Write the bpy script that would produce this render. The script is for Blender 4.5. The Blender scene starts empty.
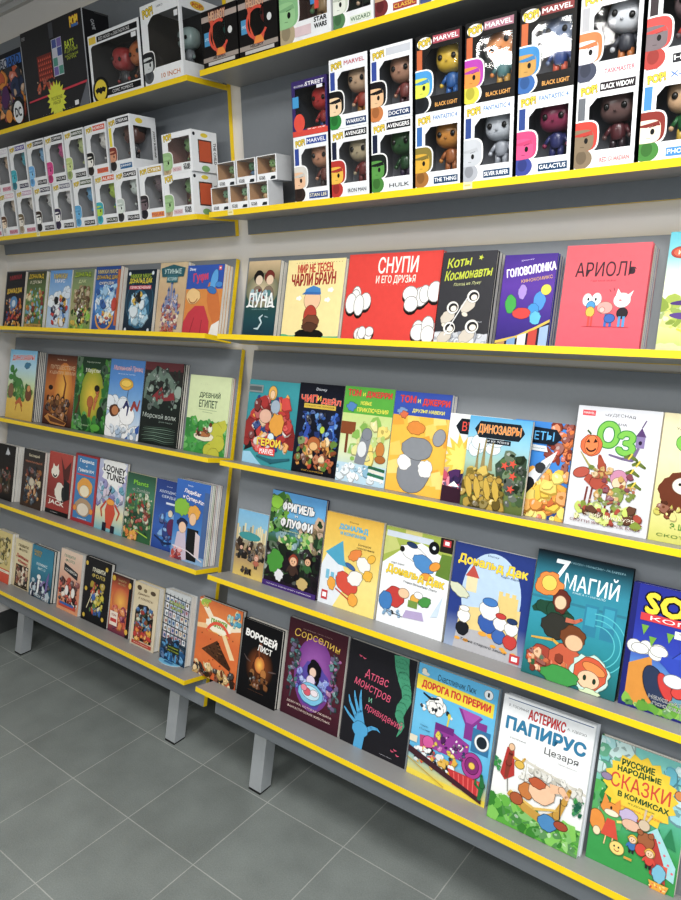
import bpy, math, random
from mathutils import Matrix, Vector
C = bpy.context.scene.collection
ZO = 0.0967                                  # the floor lies this far below the datum used for measured heights

def s2l(c):
    return c/12.92 if c <= .04045 else ((c+.055)/1.055)**2.4
def hx(h):
    if not isinstance(h, str): return h
    h = h.lstrip('#')
    if len(h) == 3: h = ''.join(a*2 for a in h)
    return tuple(s2l(int(h[i:i+2], 16)/255) for i in (0, 2, 4))
def mix(a, b, t):
    a, b = hx(a), hx(b)
    return tuple(a[i]*(1-t)+b[i]*t for i in range(3))

# ---------------------------------------------------------------- materials
def mat(name, base=None, rough=.5, attr=False, noise=0, nscale=40, metal=0, coat=0, spec=.5, bump=0):
    m = bpy.data.materials.new(name); m.use_nodes = True
    nt = m.node_tree; b = nt.nodes['Principled BSDF']
    b.inputs['Roughness'].default_value = rough
    b.inputs['Metallic'].default_value = metal
    b.inputs['Coat Weight'].default_value = coat
    b.inputs['Coat Roughness'].default_value = .25
    b.inputs['Specular IOR Level'].default_value = spec
    tc = nt.nodes.new('ShaderNodeTexCoord'); nz = nt.nodes.new('ShaderNodeTexNoise')
    nz.inputs['Scale'].default_value = nscale; nz.inputs['Detail'].default_value = 4
    nt.links.new(tc.outputs['Object'], nz.inputs['Vector'])
    mr = nt.nodes.new('ShaderNodeMapRange')
    mr.inputs['To Min'].default_value = 1-noise; mr.inputs['To Max'].default_value = 1+noise
    nt.links.new(nz.outputs['Fac'], mr.inputs['Value'])
    mx = nt.nodes.new('ShaderNodeVectorMath'); mx.operation = 'SCALE'
    if attr:
        a = nt.nodes.new('ShaderNodeAttribute'); a.attribute_name = 'Col'
        hs = nt.nodes.new('ShaderNodeHueSaturation'); hs.inputs['Saturation'].default_value = .93; hs.inputs['Value'].default_value = .96
        nt.links.new(a.outputs['Color'], hs.inputs['Color']); nt.links.new(hs.outputs['Color'], mx.inputs[0])
    else:
        mx.inputs[0].default_value = hx(base)
    nt.links.new(mr.outputs['Result'], mx.inputs['Scale'])
    nt.links.new(mx.outputs['Vector'], b.inputs['Base Color'])
    if bump:
        bp = nt.nodes.new('ShaderNodeBump'); bp.inputs['Strength'].default_value = bump
        bp.inputs['Distance'].default_value = .002
        nt.links.new(nz.outputs['Fac'], bp.inputs['Height']); nt.links.new(bp.outputs['Normal'], b.inputs['Normal'])
    return m
M = {}
M['print'] = mat('printed_card', rough=.45, attr=True, noise=.07, nscale=60, coat=.04, spec=.28)
M['vinyl'] = mat('painted_vinyl', rough=.28, attr=True, noise=.02, nscale=30)
M['board'] = mat('grey_laminate', '#9b9b9b', rough=.42, noise=.04, nscale=120)
M['panel'] = mat('grey_laminate_panel', '#868b90', rough=.5, noise=.04, nscale=90)
M['edge'] = mat('yellow_edge_band', '#efcf22', rough=.4, noise=.03, nscale=30)
M['leg'] = mat('silver_leg', '#b3b7ba', rough=.4, noise=.05, nscale=80, metal=.25)
M['foot'] = mat('black_foot', '#1c1c1c', rough=.6)
M['wall'] = mat('painted_wall', '#e4e1dd', rough=.85, noise=.02, nscale=14, bump=.15)
M['ceil'] = mat('ceiling_paint', '#c9c8c6', rough=.9, noise=.02)
M['skirt'] = mat('skirting_tile', '#4a4c4c', rough=.5, noise=.06)
def page_mat():
    m = bpy.data.materials.new('page_edges'); m.use_nodes = True; nt = m.node_tree
    b = nt.nodes['Principled BSDF']; b.inputs['Roughness'].default_value = .8
    tc = nt.nodes.new('ShaderNodeTexCoord'); mp = nt.nodes.new('ShaderNodeMapping')
    mp.inputs['Scale'].default_value = (8, 900, 8)
    nz = nt.nodes.new('ShaderNodeTexNoise'); nz.inputs['Scale'].default_value = 1.5
    cr = nt.nodes.new('ShaderNodeValToRGB')
    cr.color_ramp.elements[0].color = (*hx('#bab4a8'), 1); cr.color_ramp.elements[1].color = (*hx('#f4f1ea'), 1)
    cr.color_ramp.elements[0].position = .3; cr.color_ramp.elements[1].position = .6
    nt.links.new(tc.outputs['Object'], mp.inputs[0]); nt.links.new(mp.outputs[0], nz.inputs['Vector'])
    nt.links.new(nz.outputs['Fac'], cr.inputs[0]); nt.links.new(cr.outputs[0], b.inputs['Base Color'])
    return m
M['page'] = page_mat()
def acetate():
    m = bpy.data.materials.new('clear_acetate'); m.use_nodes = True; nt = m.node_tree
    for n in list(nt.nodes): nt.nodes.remove(n)
    o = nt.nodes.new('ShaderNodeOutputMaterial'); t = nt.nodes.new('ShaderNodeBsdfTransparent')
    g = nt.nodes.new('ShaderNodeBsdfGlossy'); g.inputs['Roughness'].default_value = .06
    t.inputs['Color'].default_value = (.93, .94, .95, 1)
    lw = nt.nodes.new('ShaderNodeLayerWeight'); lw.inputs['Blend'].default_value = .35
    nz = nt.nodes.new('ShaderNodeTexNoise'); nz.inputs['Scale'].default_value = 14
    tc = nt.nodes.new('ShaderNodeTexCoord'); nt.links.new(tc.outputs['Object'], nz.inputs['Vector'])
    bp = nt.nodes.new('ShaderNodeBump'); bp.inputs['Strength'].default_value = .35; bp.inputs['Distance'].default_value = .004
    nt.links.new(nz.outputs['Fac'], bp.inputs['Height']); nt.links.new(bp.outputs['Normal'], g.inputs['Normal'])
    mr = nt.nodes.new('ShaderNodeMapRange'); mr.inputs['To Min'].default_value = .035; mr.inputs['To Max'].default_value = .28
    nt.links.new(lw.outputs['Facing'], mr.inputs['Value'])
    mx = nt.nodes.new('ShaderNodeMixShader')
    nt.links.new(mr.outputs[0], mx.inputs[0]); nt.links.new(t.outputs[0], mx.inputs[1]); nt.links.new(g.outputs[0], mx.inputs[2])
    nt.links.new(mx.outputs[0], o.inputs[0]); return m
M['acetate'] = acetate()
def floor_mat():
    m = bpy.data.materials.new('grey_floor_tiles'); m.use_nodes = True; nt = m.node_tree
    b = nt.nodes['Principled BSDF']
    tc = nt.nodes.new('ShaderNodeTexCoord'); mp = nt.nodes.new('ShaderNodeMapping')
    T = .30
    mp.inputs['Location'].default_value = (-.700+.9, .331+.9, 0)
    nt.links.new(tc.outputs['Object'], mp.inputs[0])
    br = nt.nodes.new('ShaderNodeTexBrick'); br.offset = 0; br.squash = 1
    br.inputs['Scale'].default_value = 1; br.inputs['Brick Width'].default_value = T; br.inputs['Row Height'].default_value = T
    br.inputs['Mortar Size'].default_value = .0016; br.inputs['Mortar Smooth'].default_value = .2; br.inputs['Bias'].default_value = 0
    br.inputs['Color1'].default_value = (*hx('#848a88'), 1); br.inputs['Color2'].default_value = (*hx('#7b817f'), 1)
    br.inputs['Mortar'].default_value = (*hx('#a8aaa7'), 1)
    nt.links.new(mp.outputs[0], br.inputs['Vector'])
    n1 = nt.nodes.new('ShaderNodeTexNoise'); n1.inputs['Scale'].default_value = 7; n1.inputs['Detail'].default_value = 8
    n2 = nt.nodes.new('ShaderNodeTexNoise'); n2.inputs['Scale'].default_value = 260; n2.inputs['Detail'].default_value = 3
    ad = nt.nodes.new('ShaderNodeMath'); ad.operation = 'ADD'
    for n in (n1, n2): nt.links.new(tc.outputs['Object'], n.inputs['Vector'])
    nt.links.new(n1.outputs['Fac'], ad.inputs[0]); nt.links.new(n2.outputs['Fac'], ad.inputs[1])
    mr = nt.nodes.new('ShaderNodeMapRange');     mr.inputs['From Min'].default_value = .55; mr.inputs['From Max'].default_value = 1.45
    mr.inputs['To Min'].default_value = .76; mr.inputs['To Max'].default_value = 1.24
    nt.links.new(ad.outputs[0], mr.inputs[0])
    sc = nt.nodes.new('ShaderNodeVectorMath'); sc.operation = 'SCALE'
    nt.links.new(br.outputs['Color'], sc.inputs[0]); nt.links.new(mr.outputs[0], sc.inputs['Scale'])
    nt.links.new(sc.outputs[0], b.inputs['Base Color']); b.inputs['Roughness'].default_value = .5
    bp = nt.nodes.new('ShaderNodeBump'); bp.inputs['Strength'].default_value = .25; bp.inputs['Distance'].default_value = .001
    nt.links.new(n2.outputs['Fac'], bp.inputs['Height']); nt.links.new(bp.outputs[0], b.inputs['Normal'])
    return m
M['floor'] = floor_mat()

# ---------------------------------------------------------------- objects
def tag(o, label=None, cat=None, group=None, kind=None):
    if label: o['label'] = label
    if cat: o['category'] = cat
    if group: o['group'] = group
    if kind: o['kind'] = kind
    return o
def empty(name, loc=(0, 0, 0), rot=(0, 0, 0)):
    o = bpy.data.objects.new(name, None); C.objects.link(o); o.location = loc; o.rotation_euler = rot
    o.empty_display_size = .03
    return o

class MB:
    """collects polygons with one colour per corner; build() links them as one mesh object"""
    def __init__(s): s.v = []; s.f = []; s.c = []; s.m = []; s.sm = []
    def face(s, pts, col='#ffffff', mi=0, smooth=False):
        n = len(s.v); s.v.extend(pts); s.f.append(tuple(range(n, n+len(pts))))
        cc = [hx(q) for q in col] if isinstance(col, list) else [hx(col)]*len(pts)
        s.c.append(cc); s.m.append(mi); s.sm.append(smooth)
    def grid(s, rows, col='#ffffff', mi=0, closed=True, caps=True, smooth=True):
        n = len(s.v); k = len(rows[0])
        for r in rows: s.v.extend(r)
        cf = col if callable(col) else (lambda i, j: col)
        for i in range(len(rows)-1):
            for j in range(k if closed else k-1):
                j2 = (j+1) % k
                s.f.append((n+i*k+j, n+i*k+j2, n+(i+1)*k+j2, n+(i+1)*k+j)); s.c.append([hx(cf(i, j))]*4); s.m.append(mi); s.sm.append(smooth)
        if caps:
            s.f.append(tuple(n+j for j in reversed(range(k)))); s.c.append([hx(cf(0, 0))]*k); s.m.append(mi); s.sm.append(False)
            e = n+(len(rows)-1)*k
            s.f.append(tuple(e+j for j in range(k))); s.c.append([hx(cf(len(rows)-2, 0))]*k); s.m.append(mi); s.sm.append(False)
    def box(s, x0, x1, y0, y1, z0, z1, col='#ffffff', mi=0, skip=''):
        P = [(x0,y0,z0),(x1,y0,z0),(x1,y1,z0),(x0,y1,z0),(x0,y0,z1),(x1,y0,z1),(x1,y1,z1),(x0,y1,z1)]
        F = {'b':(3,2,1,0),'t':(4,5,6,7),'f':(0,1,5,4),'k':(2,3,7,6),'r':(1,2,6,5),'l':(3,0,4,7)}
        for k, q in F.items():
            if k in skip: continue
            s.face([P[i] for i in q], col, mi[k] if isinstance(mi, dict) and k in mi else (mi if not isinstance(mi, dict) else 0))
    def blob(s, c, r, col, nu=18, nv=12, p=1.0, mi=0, rot=None):
        """superellipsoid; p<1 is boxier"""
        rows = []
        f = lambda a: math.copysign(abs(a)**p, a)
        for i in range(nv+1):
            th = -math.pi/2+math.pi*i/nv*.998+.003
            rr = []
            for j in range(nu):
                ph = 2*math.pi*j/nu
                q = Vector((r[0]*f(math.cos(th))*f(math.cos(ph)), r[1]*f(math.cos(th))*f(math.sin(ph)), r[2]*f(math.sin(th))))
                if rot: q = rot @ q
                rr.append((c[0]+q.x, c[1]+q.y, c[2]+q.z))
            rows.append(rr)
        s.grid(rows, col, mi)
    def tube(s, a, b, r0, r1, col, n=10, mi=0):
        a, b = Vector(a), Vector(b); d = (b-a).normalized(); u = d.orthogonal().normalized(); w = d.cross(u)
        rows = []
        for t, r in ((0, r0), (.5, (r0+r1)/2), (1, r1)):
            c = a.lerp(b, t); rows.append([tuple(c+u*r*math.cos(2*math.pi*j/n)+w*r*math.sin(2*math.pi*j/n)) for j in range(n)])
        s.grid(rows, col, mi)
    def mesh(s, name, mats, bevel=0):
        me = bpy.data.meshes.new(name); me.from_pydata([tuple(p) for p in s.v], [], s.f)
        ca = me.color_attributes.new('Col', 'FLOAT_COLOR', 'CORNER')
        flat = []
        for cc in s.c:
            for q in cc: flat.extend((q[0], q[1], q[2], 1.0))
        ca.data.foreach_set('color', flat)
        for m in mats: me.materials.append(M[m])
        me.polygons.foreach_set('material_index', s.m); me.polygons.foreach_set('use_smooth', s.sm)
        me.update(); return me
    def build(s, name, mats=('print',), parent=None, bevel=0):
        o = bpy.data.objects.new(name, s.mesh(name, mats)); C.objects.link(o)
        if parent: o.parent = parent
        if bevel:
            w = o.modifiers.new('weld', 'WELD'); w.merge_threshold = 1e-5
            b = o.modifiers.new('bevel', 'BEVEL'); b.width = bevel; b.segments = 2; b.limit_method = 'ANGLE'
        return o

# ---------------------------------------------------------------- lettering
_tc = {}
def glyphs(txt, bold):
    txt = txt.replace('ф', 'φ'); k = (txt, bold)
    if k in _tc: return _tc[k]
    cu = bpy.data.curves.new('lettering', 'FONT'); cu.body = txt; cu.size = 1; cu.resolution_u = 2; cu.offset = bold
    cu.fill_mode = 'FRONT'; cu.align_x = 'LEFT'
    ob = bpy.data.objects.new('lettering', cu); C.objects.link(ob)
    dg = bpy.context.evaluated_depsgraph_get(); me = ob.evaluated_get(dg).to_mesh()
    vs = [(v.co.x, v.co.y) for v in me.vertices]; fs = [tuple(p.vertices) for p in me.polygons]
    ob.evaluated_get(dg).to_mesh_clear(); bpy.data.objects.remove(ob); bpy.data.curves.remove(cu)
    _tc[k] = (vs, fs); return _tc[k]

def clip(poly):
    """clip a polygon (list of (x,y,col)) to the unit square"""
    for ax, lim, sg in ((0, 0, 1), (0, 1, -1), (1, 0, 1), (1, 1, -1)):
        out = []; n = len(poly)
        for i in range(n):
            a, b = poly[i], poly[(i+1) % n]
            da, db = (a[ax]-lim)*sg, (b[ax]-lim)*sg
            if da >= 0: out.append(a)
            if (da >= 0) != (db >= 0):
                t = da/(da-db); out.append((a[0]+(b[0]-a[0])*t, a[1]+(b[1]-a[1])*t, mix(a[2], b[2], t)))
        poly = out
        if len(poly) < 3: return []
    return poly

class Art:
    """printed picture: x,y are fractions of the face; sizes are in face widths"""
    def __init__(s, mb, w, h, place, dz=.00003):
        s.mb = mb; s.w = w; s.h = h; s.a = w/h; s.place = place; s.L = 1; s.dz = dz; s.tall = 0; s.ink = False
    def raw(s, pts, col):
        cols = col if isinstance(col, list) else [col]*len(pts)
        p = clip([(q[0], q[1], hx(c)) for q, c in zip(pts, cols)])
        if len(p) < 3: return
        s.mb.face([s.place(q[0]*s.w, q[1]*s.h, s.L*s.dz) for q in p], [q[2] for q in p])
    def up(s): s.L += 1
    def poly(s, pts, col): s.raw(pts, col); s.up()
    def rect(s, x0, y0, x1, y1, col): s.poly([(x0, y0), (x1, y0), (x1, y1), (x0, y1)], col)
    def bg(s, *cols):
        n = len(cols)
        if n == 1: s.rect(0, 0, 1, 1, cols[0]); return
        for i in range(n-1):           # listed bottom to top
            y0, y1 = i/(n-1), (i+1)/(n-1)
            s.raw([(0, y0), (1, y0), (1, y1), (0, y1)], [cols[i], cols[i], cols[i+1], cols[i+1]])
        s.up()
    def el(s, x, y, rx, ry, col, rot=0, n=22, seed=None, rough=0, lobes=0, col2=None):
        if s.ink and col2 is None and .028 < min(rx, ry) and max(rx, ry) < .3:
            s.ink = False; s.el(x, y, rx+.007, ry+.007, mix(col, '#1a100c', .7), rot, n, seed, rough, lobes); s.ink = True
        R = random.Random(seed or 1); pts = []; k = [R.uniform(-1, 1) for _ in range(n)]; a = math.radians(rot)
        for i in range(n):
            t = 2*math.pi*i/n; m = 1+rough*k[i]+(.14*math.cos(lobes*t) if lobes else 0)
            px, py = rx*m*math.cos(t), ry*m*math.sin(t)
            pts.append((x+px*math.cos(a)-py*math.sin(a), y+(px*math.sin(a)+py*math.cos(a))*s.a))
        if col2:                        # radial gradient
            for i in range(n):
                s.raw([(x, y), pts[i], pts[(i+1) % n]], [col2, col, col])
            s.up()
        else: s.poly(pts, col)
    def star(s, x, y, r, col, n=12, inner=.7, rot=0):
        pts = []
        for i in range(2*n):
            q = r if i % 2 == 0 else r*inner; t = math.pi*i/n+math.radians(rot); pts.append((x+q*math.cos(t), y+q*math.sin(t)*s.a))
        s.poly(pts, col)
    def hill(s, y, amp, col, seed=1, n=14, y0=0):
        R = random.Random(seed); top = [(i/n, y+R.uniform(-amp, amp)) for i in range(n+1)]
        for i in range(n): s.raw([(top[i][0], y0), (top[i+1][0], y0), top[i+1], top[i]], col)
        s.up()
    def cloud(s, x, y, r, col, seed=1, n=6, flat=.6):
        R = random.Random(seed)
        for i in range(n):
            s.el(x+R.uniform(-r, r), y+R.uniform(-.4, .4)*r*s.a, r*R.uniform(.35, .6), r*flat*R.uniform(.5, .8), col, n=14); s.L -= 1; s.L += .2
        s.L = math.ceil(s.L)
    def mess(s, x0, y0, x1, y1, cols, n, r, seed=1, rough=.3, stretch=1.0, ink=True):
        """a crowd of loose colour patches"""
        R = random.Random(seed); n = int(n*1.9); r = r*.8; keep = s.ink; s.ink = False
        for i in range(n):
            q = r*R.uniform(.35, 1.2); X, Y = R.uniform(x0, x1), R.uniform(y0, y1); g = q*R.uniform(.5, 1.2)*stretch; rt = R.uniform(0, 180); col = R.choice(cols); k = R.random()
            if ink and q > .02 and not (hx(col)[1] > hx(col)[0]*1.05 and hx(col)[1] > hx(col)[2]*1.15):
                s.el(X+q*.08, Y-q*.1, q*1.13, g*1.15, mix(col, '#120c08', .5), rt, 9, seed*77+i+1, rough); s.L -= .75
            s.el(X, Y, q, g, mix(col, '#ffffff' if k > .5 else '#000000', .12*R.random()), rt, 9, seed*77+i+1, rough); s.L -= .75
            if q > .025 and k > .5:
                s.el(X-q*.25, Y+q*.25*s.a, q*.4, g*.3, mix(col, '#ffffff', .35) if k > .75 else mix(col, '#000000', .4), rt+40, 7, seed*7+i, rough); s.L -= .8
        s.L = math.ceil(s.L); s.ink = keep
    def line(s, x0, y0, x1, y1, t, col):
        dx, dy = (x1-x0), (y1-y0)/s.a; l = math.hypot(dx, dy) or 1; nx, ny = -dy/l*t/2, dx/l*t/2*s.a
        s.poly([(x0+nx, y0+ny), (x0-nx, y0-ny), (x1-nx, y1-ny), (x1+nx, y1+ny)], col)
    def arc(s, x, y, r0, r1, a0, a1, col, n=12):
        for i in range(n):
            t0, t1 = (math.radians(a0+(a1-a0)*k/n) for k in (i, i+1))
            s.raw([(x+r*math.cos(t), y+r*math.sin(t)*s.a) for r, t in ((r0, t0), (r1, t0), (r1, t1), (r0, t1))], col)
        s.up()
    def taper(s, pts, col):
        """smooth ribbon through (x,y,thickness) points"""
        for i in range(len(pts)-1):
            a, b = pts[i], pts[i+1]; dx, dy = b[0]-a[0], (b[1]-a[1])/s.a; l = math.hypot(dx, dy) or 1; nx, ny = -dy/l/2, dx/l/2*s.a
            s.raw([(a[0]+nx*a[2], a[1]+ny*a[2]), (a[0]-nx*a[2], a[1]-ny*a[2]), (b[0]-nx*b[2], b[1]-ny*b[2]), (b[0]+nx*b[2], b[1]+ny*b[2])], col)
            if a[2] > .01: s.el(b[0], b[1], b[2]/2, b[2]/2, col, n=10)
        s.up()
    def t(s, txt, x, y, w, h, col, out=None, rot=0, shear=0, bold=.02, ow=.06, arch=0):
        """text centred at x,y; w,h the box in face widths"""
        vs, fs = glyphs(txt, 0)
        if h >= .05 and s.tall: h *= s.tall
        if not vs: return
        x0, x1 = min(v[0] for v in vs), max(v[0] for v in vs); y0, y1 = min(v[1] for v in vs), max(v[1] for v in vs)
        a = math.radians(rot); sx, sy = w/(x1-x0), h/max(y1-y0, .3)
        def T(v, ox=0, oy=0):
            px, py = (v[0]-(x0+x1)/2)*sx, (v[1]-(y0+y1)/2)*sy
            px += shear*py+ox; py += arch*(1-(2*px/w)**2)*h+oy
            return (x+px*math.cos(a)-py*math.sin(a), y+(px*math.sin(a)+py*math.cos(a))*s.a)
        def run(r, n, c):
            for k in range(n):
                q = 2*math.pi*k/n+.4; s.L += .2
                for f in fs: s.raw([T(vs[i], r*math.cos(q), r*math.sin(q)) for i in f], c)
        bd = max(bold, 0)*h*.9
        if out:
            s.up(); run(bd+ow*h*.85, 8, out); s.L += 2
        if bd > .0012: run(bd, 5, col)
        s.L += .3
        for f in fs: s.raw([T(vs[i]) for i in f], col)
        s.L = math.ceil(s.L); s.up()
    def sq(s, x, y, rx, ry, col, p=.6, n=28):
        f = lambda a: math.copysign(abs(a)**p, a)
        s.poly([(x+rx*f(math.cos(2*math.pi*i/n)), y+ry*f(math.sin(2*math.pi*i/n))*s.a) for i in range(n)], col)
    def kid(s, x, y, k, hair='#6b3a1c', skin='#f1c9a0', top='#c33', legs='#333'):
        """a small plain person: legs, body, arms, head and hair"""
        s.rect(x-.3*k, y, x-.06*k, y+.6*k*s.a, legs); s.L -= 1; s.rect(x+.06*k, y, x+.3*k, y+.6*k*s.a, legs)
        s.el(x, y+.9*k*s.a, .42*k, .5*k, top, n=12)
        s.el(x-.45*k, y+.95*k*s.a, .12*k, .38*k, top, -30, 8); s.L -= 1; s.el(x+.45*k, y+.95*k*s.a, .12*k, .38*k, top, 30, 8)
        s.el(x, y+1.72*k*s.a, .5*k, .48*k, hair, n=14, rough=.08, seed=3); s.el(x, y+1.6*k*s.a, .38*k, .36*k, skin, n=14)
        s.el(x-.14*k, y+1.62*k*s.a, .05*k, .08*k, '#222', n=6); s.L -= 1; s.el(x+.14*k, y+1.62*k*s.a, .05*k, .08*k, '#222', n=6)
        s.arc(x, y+1.55*k*s.a, .12*k, .16*k, 200, 340, '#8a3a2a', 5)
# ---------------------------------------------------------------- the printed covers
def a1(c):
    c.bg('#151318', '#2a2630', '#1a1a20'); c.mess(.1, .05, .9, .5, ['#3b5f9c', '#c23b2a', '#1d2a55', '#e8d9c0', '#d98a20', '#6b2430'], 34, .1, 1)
    c.el(.5, .46, .2, .17, '#5a8fc0'); c.el(.5, .44, .1, .1, '#c9d8e6')
    c.mess(.1, .03, .9, .12, ['#d98a20', '#e8b83a'], 8, .07, 2)
    c.t('МИККИ', .5, .9, .62, .1, '#b8323a', rot=4); c.t('ДОНАЛЬД ДАК', .5, .66, .8, .12, '#ecc63a', rot=3, bold=.04)
def a2(c):
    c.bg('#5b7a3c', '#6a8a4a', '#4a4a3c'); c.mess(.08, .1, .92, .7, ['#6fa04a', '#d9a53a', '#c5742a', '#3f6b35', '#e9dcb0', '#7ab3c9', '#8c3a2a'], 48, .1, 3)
    c.rect(.05, .03, .95, .09, '#caa34a'); c.t('ИСТОРИИ', .5, .06, .6, .05, '#3a2a14')
    c.t('ДОНАЛЬД', .5, .91, .78, .11, '#f0d030', out='#4a3a10'); c.t('И ДРУЗЬЯ', .5, .81, .6, .08, '#e9e2c8')
def a3(c):
    c.bg('#cfe0ee', '#9cc0e4', '#5f9ad6'); c.cloud(.3, .5, .3, '#eef4f8', 3); c.cloud(.75, .62, .25, '#dfeaf4', 5)
    c.mess(.2, .1, .85, .55, ['#1d2a55', '#d0342c', '#f2f2f2', '#4a86c8', '#e8b83a', '#222'], 26, .1, 4)
    c.t('МИККИ', .5, .9, .6, .1, '#f0d03a', out='#34618f'); c.t('МАУС', .5, .82, .45, .07, '#ffffff')
def a4(c):
    c.bg('#7fa545', '#b5ab80', '#8fa26a', '#7a8a70'); c.mess(.08, .05, .92, .4, ['#8ec63f', '#5c8a2c', '#b9d96a', '#3b5a22', '#e6c44a'], 34, .1, 5)
    c.mess(.2, .35, .85, .72, ['#8f7350', '#b39a72', '#6b4c34', '#cfc09a', '#7a6a4a'], 26, .1, 6); c.mess(.4, .15, .7, .4, ['#fff', '#222', '#d8352c'], 8, .07, 6)
    c.t('ДОНАЛЬД', .5, .91, .76, .11, '#b6d23a', out='#46562a'); c.t('ДАК', .5, .8, .35, .08, '#dfe7b0')
def a5(c):
    c.bg('#1d4f9c', '#2f7ac6', '#24509a'); c.rect(.9, .1, 1, .95, '#c76a3a')
    c.el(.5, .42, .43, .43, '#dfeefa'); c.el(.5, .46, .38, .4, '#4f9ada'); c.mess(.15, .3, .8, .7, ['#e8f3fb', '#a8d0ee', '#5b9fd8', '#cfe4f4', '#2b62a8'], 34, .12, 7)
    c.arc(.5, .25, .32, .38, 180, 360, '#e9a23a'); c.mess(.3, .12, .75, .3, ['#d8722c', '#e9c24a', '#f2ead0', '#b23a2a'], 12, .08, 8); c.el(.86, .42, .1, .16, '#c4402e')
    c.t('МИККИ МАУС', .5, .92, .8, .075, '#e8d9a0', out='#6b4a2a'); c.t('ДОНАЛЬД ДАК', .5, .83, .86, .085, '#e6c14a', out='#6b4a2a'); c.t('СКРУДЖ', .5, .74, .6, .06, '#ffffff', out='#6b4a2a')
def a6(c):
    c.bg('#0f2233', '#1d4258', '#102434'); c.arc(.5, .5, .46, .475, 0, 360, '#3e6f86', 24); c.el(.5, .38, .37, .42, '#2c6b8c')
    c.mess(.25, .18, .75, .62, ['#cfe6f2', '#8fc3de', '#e9f4f9', '#4f93b8', '#b5d9ea'], 30, .12, 9); c.mess(.3, .48, .55, .62, ['#e9c24a', '#222', '#f0e6c8'], 8, .07, 10)
    c.rect(.12, .69, .88, .75, '#c8364a'); c.t('ПРИКЛЮЧЕНИЯ', .5, .72, .7, .05, '#ffffff')
    c.t('МИККИ МАУС', .5, .9, .72, .07, '#b7d23a'); c.t('ДОНАЛЬД ДАК', .5, .82, .78, .09, '#e6d83a', bold=.04)
    for q in (.1, .9): c.el(q, .94, .04, .04, '#dfe8ee'); c.el(q, .05, .04, .04, '#dfe8ee')
def a7(c):
    c.bg('#d8c2a0', '#cfae86', '#dcc49c'); c.mess(.2, .1, .82, .42, ['#c9786a', '#e7c9b0', '#8f5a78', '#b4402f', '#6f7fae', '#e9dcc4'], 46, .07, 11)
    for x, y0, h in ((.5, .4, .3), (.4, .4, .2), (.6, .38, .2), (.33, .36, .12), (.67, .36, .12), (.26, .3, .08), (.74, .3, .1)):
        c.rect(x-.035, y0, x+.035, y0+h, '#8d94b8'); c.poly([(x-.05, y0+h), (x+.05, y0+h), (x, y0+h+.07)], '#3f5f92')
    c.mess(.25, .3, .75, .55, ['#aab4d0', '#6678a4', '#d6c2c0', '#9c6a78'], 26, .05, 12)
    c.poly([(.12, .8), (.9, .8), (.94, .92), (.5, .97), (.06, .92)], '#2e6670'); c.poly([(.3, .72), (.7, .72), (.7, .82), (.3, .82)], '#3a7580')
    c.t('УТИНЫЕ', .5, .875, .62, .09, '#cfe3df'); c.t('ИСТОРИИ', .5, .77, .34, .06, '#cfe3df'); c.mess(.25, .02, .75, .12, ['#b4402f', '#c9563c'], 14, .05, 13)
def a8(c):
    c.bg('#d8802c', '#de8e38', '#dc8a34'); c.hill(1.2, 0, '#2457b4', 1, y0=.66); c.t('Disney', .14, .94, .17, .055, '#ffffff'); c.rect(.85, .92, .93, .98, '#e05a6a'); c.rect(.87, .94, .91, .96, '#ffffff')
    c.t('Гуфи', .38, .82, .4, .15, '#d03a6a', bold=.06, rot=6); c.el(.22, .56, .2, .14, '#efc889', rough=.06, seed=4); c.arc(.22, .56, .12, .14, 200, 340, '#9c5a2a')
    c.el(.8, .45, .16, .42, '#d2752a', 20, rough=.05); c.poly([(0, 0), (.0, .18), (.12, .32), (.3, .42), (.55, .42), (.72, .2), (.74, 0)], '#c8283c'); c.line(.2, 0, .3, .25, .012, '#7a1520'); c.line(.5, 0, .52, .22, .012, '#7a1520')
    c.poly([(.74, 0), (.8, .15), (1, .22), (1, 0)], '#f0ece4')
    c.el(.76, .78, .09, .2, '#58a8e4', -12, rough=.03, seed=2); c.el(.9, .72, .09, .05, '#3f8cd4'); c.el(.72, .64, .13, .06, '#2f78c0', -15)
def a9(c):
    c.bg('#12384a', '#1d4f56', '#2f5750', '#8a8060', '#d6bd96'); c.el(.5, .62, .5, .4, '#7b7f66', col2='#d9c6a0')
    for x, h, k in ((.36, '#1c1714', '#e7d2b8'), (.7, '#7a2c24', '#e9cdb0')):
        c.el(x, .56, .17, .2, '#8c7a6a'); c.el(x, .79, .15, .15, h, rough=.04); c.el(x+.02, .75, .11, .11, k)
    c.mess(.15, .5, .85, .62, ['#a8c6d0', '#c8d6d0', '#7a2c24', '#5a8a8c'], 16, .08, 14)
    c.t('ЛУНА', .5, .49, .82, .26, '#f4f6f4', bold=.03); c.taper([(.05, .4, .03), (.15, .42, .05), (.3, .4, .02)], '#f4f6f4'); c.taper([(.95, .4, .03), (.85, .42, .05), (.7, .4, .02)], '#f4f6f4')
    c.t('КНИГА ПЕРВАЯ', .5, .37, .5, .03, '#9cc0c0')
    c.taper([(.62, .3, .02), (.52, .26, .05), (.6, .2, .04), (.5, .12, .05), (.38, .12, .02)], '#c9dce0'); c.taper([(.68, .28, .03), (.78, .27, .02)], '#9fb8c0')
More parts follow.
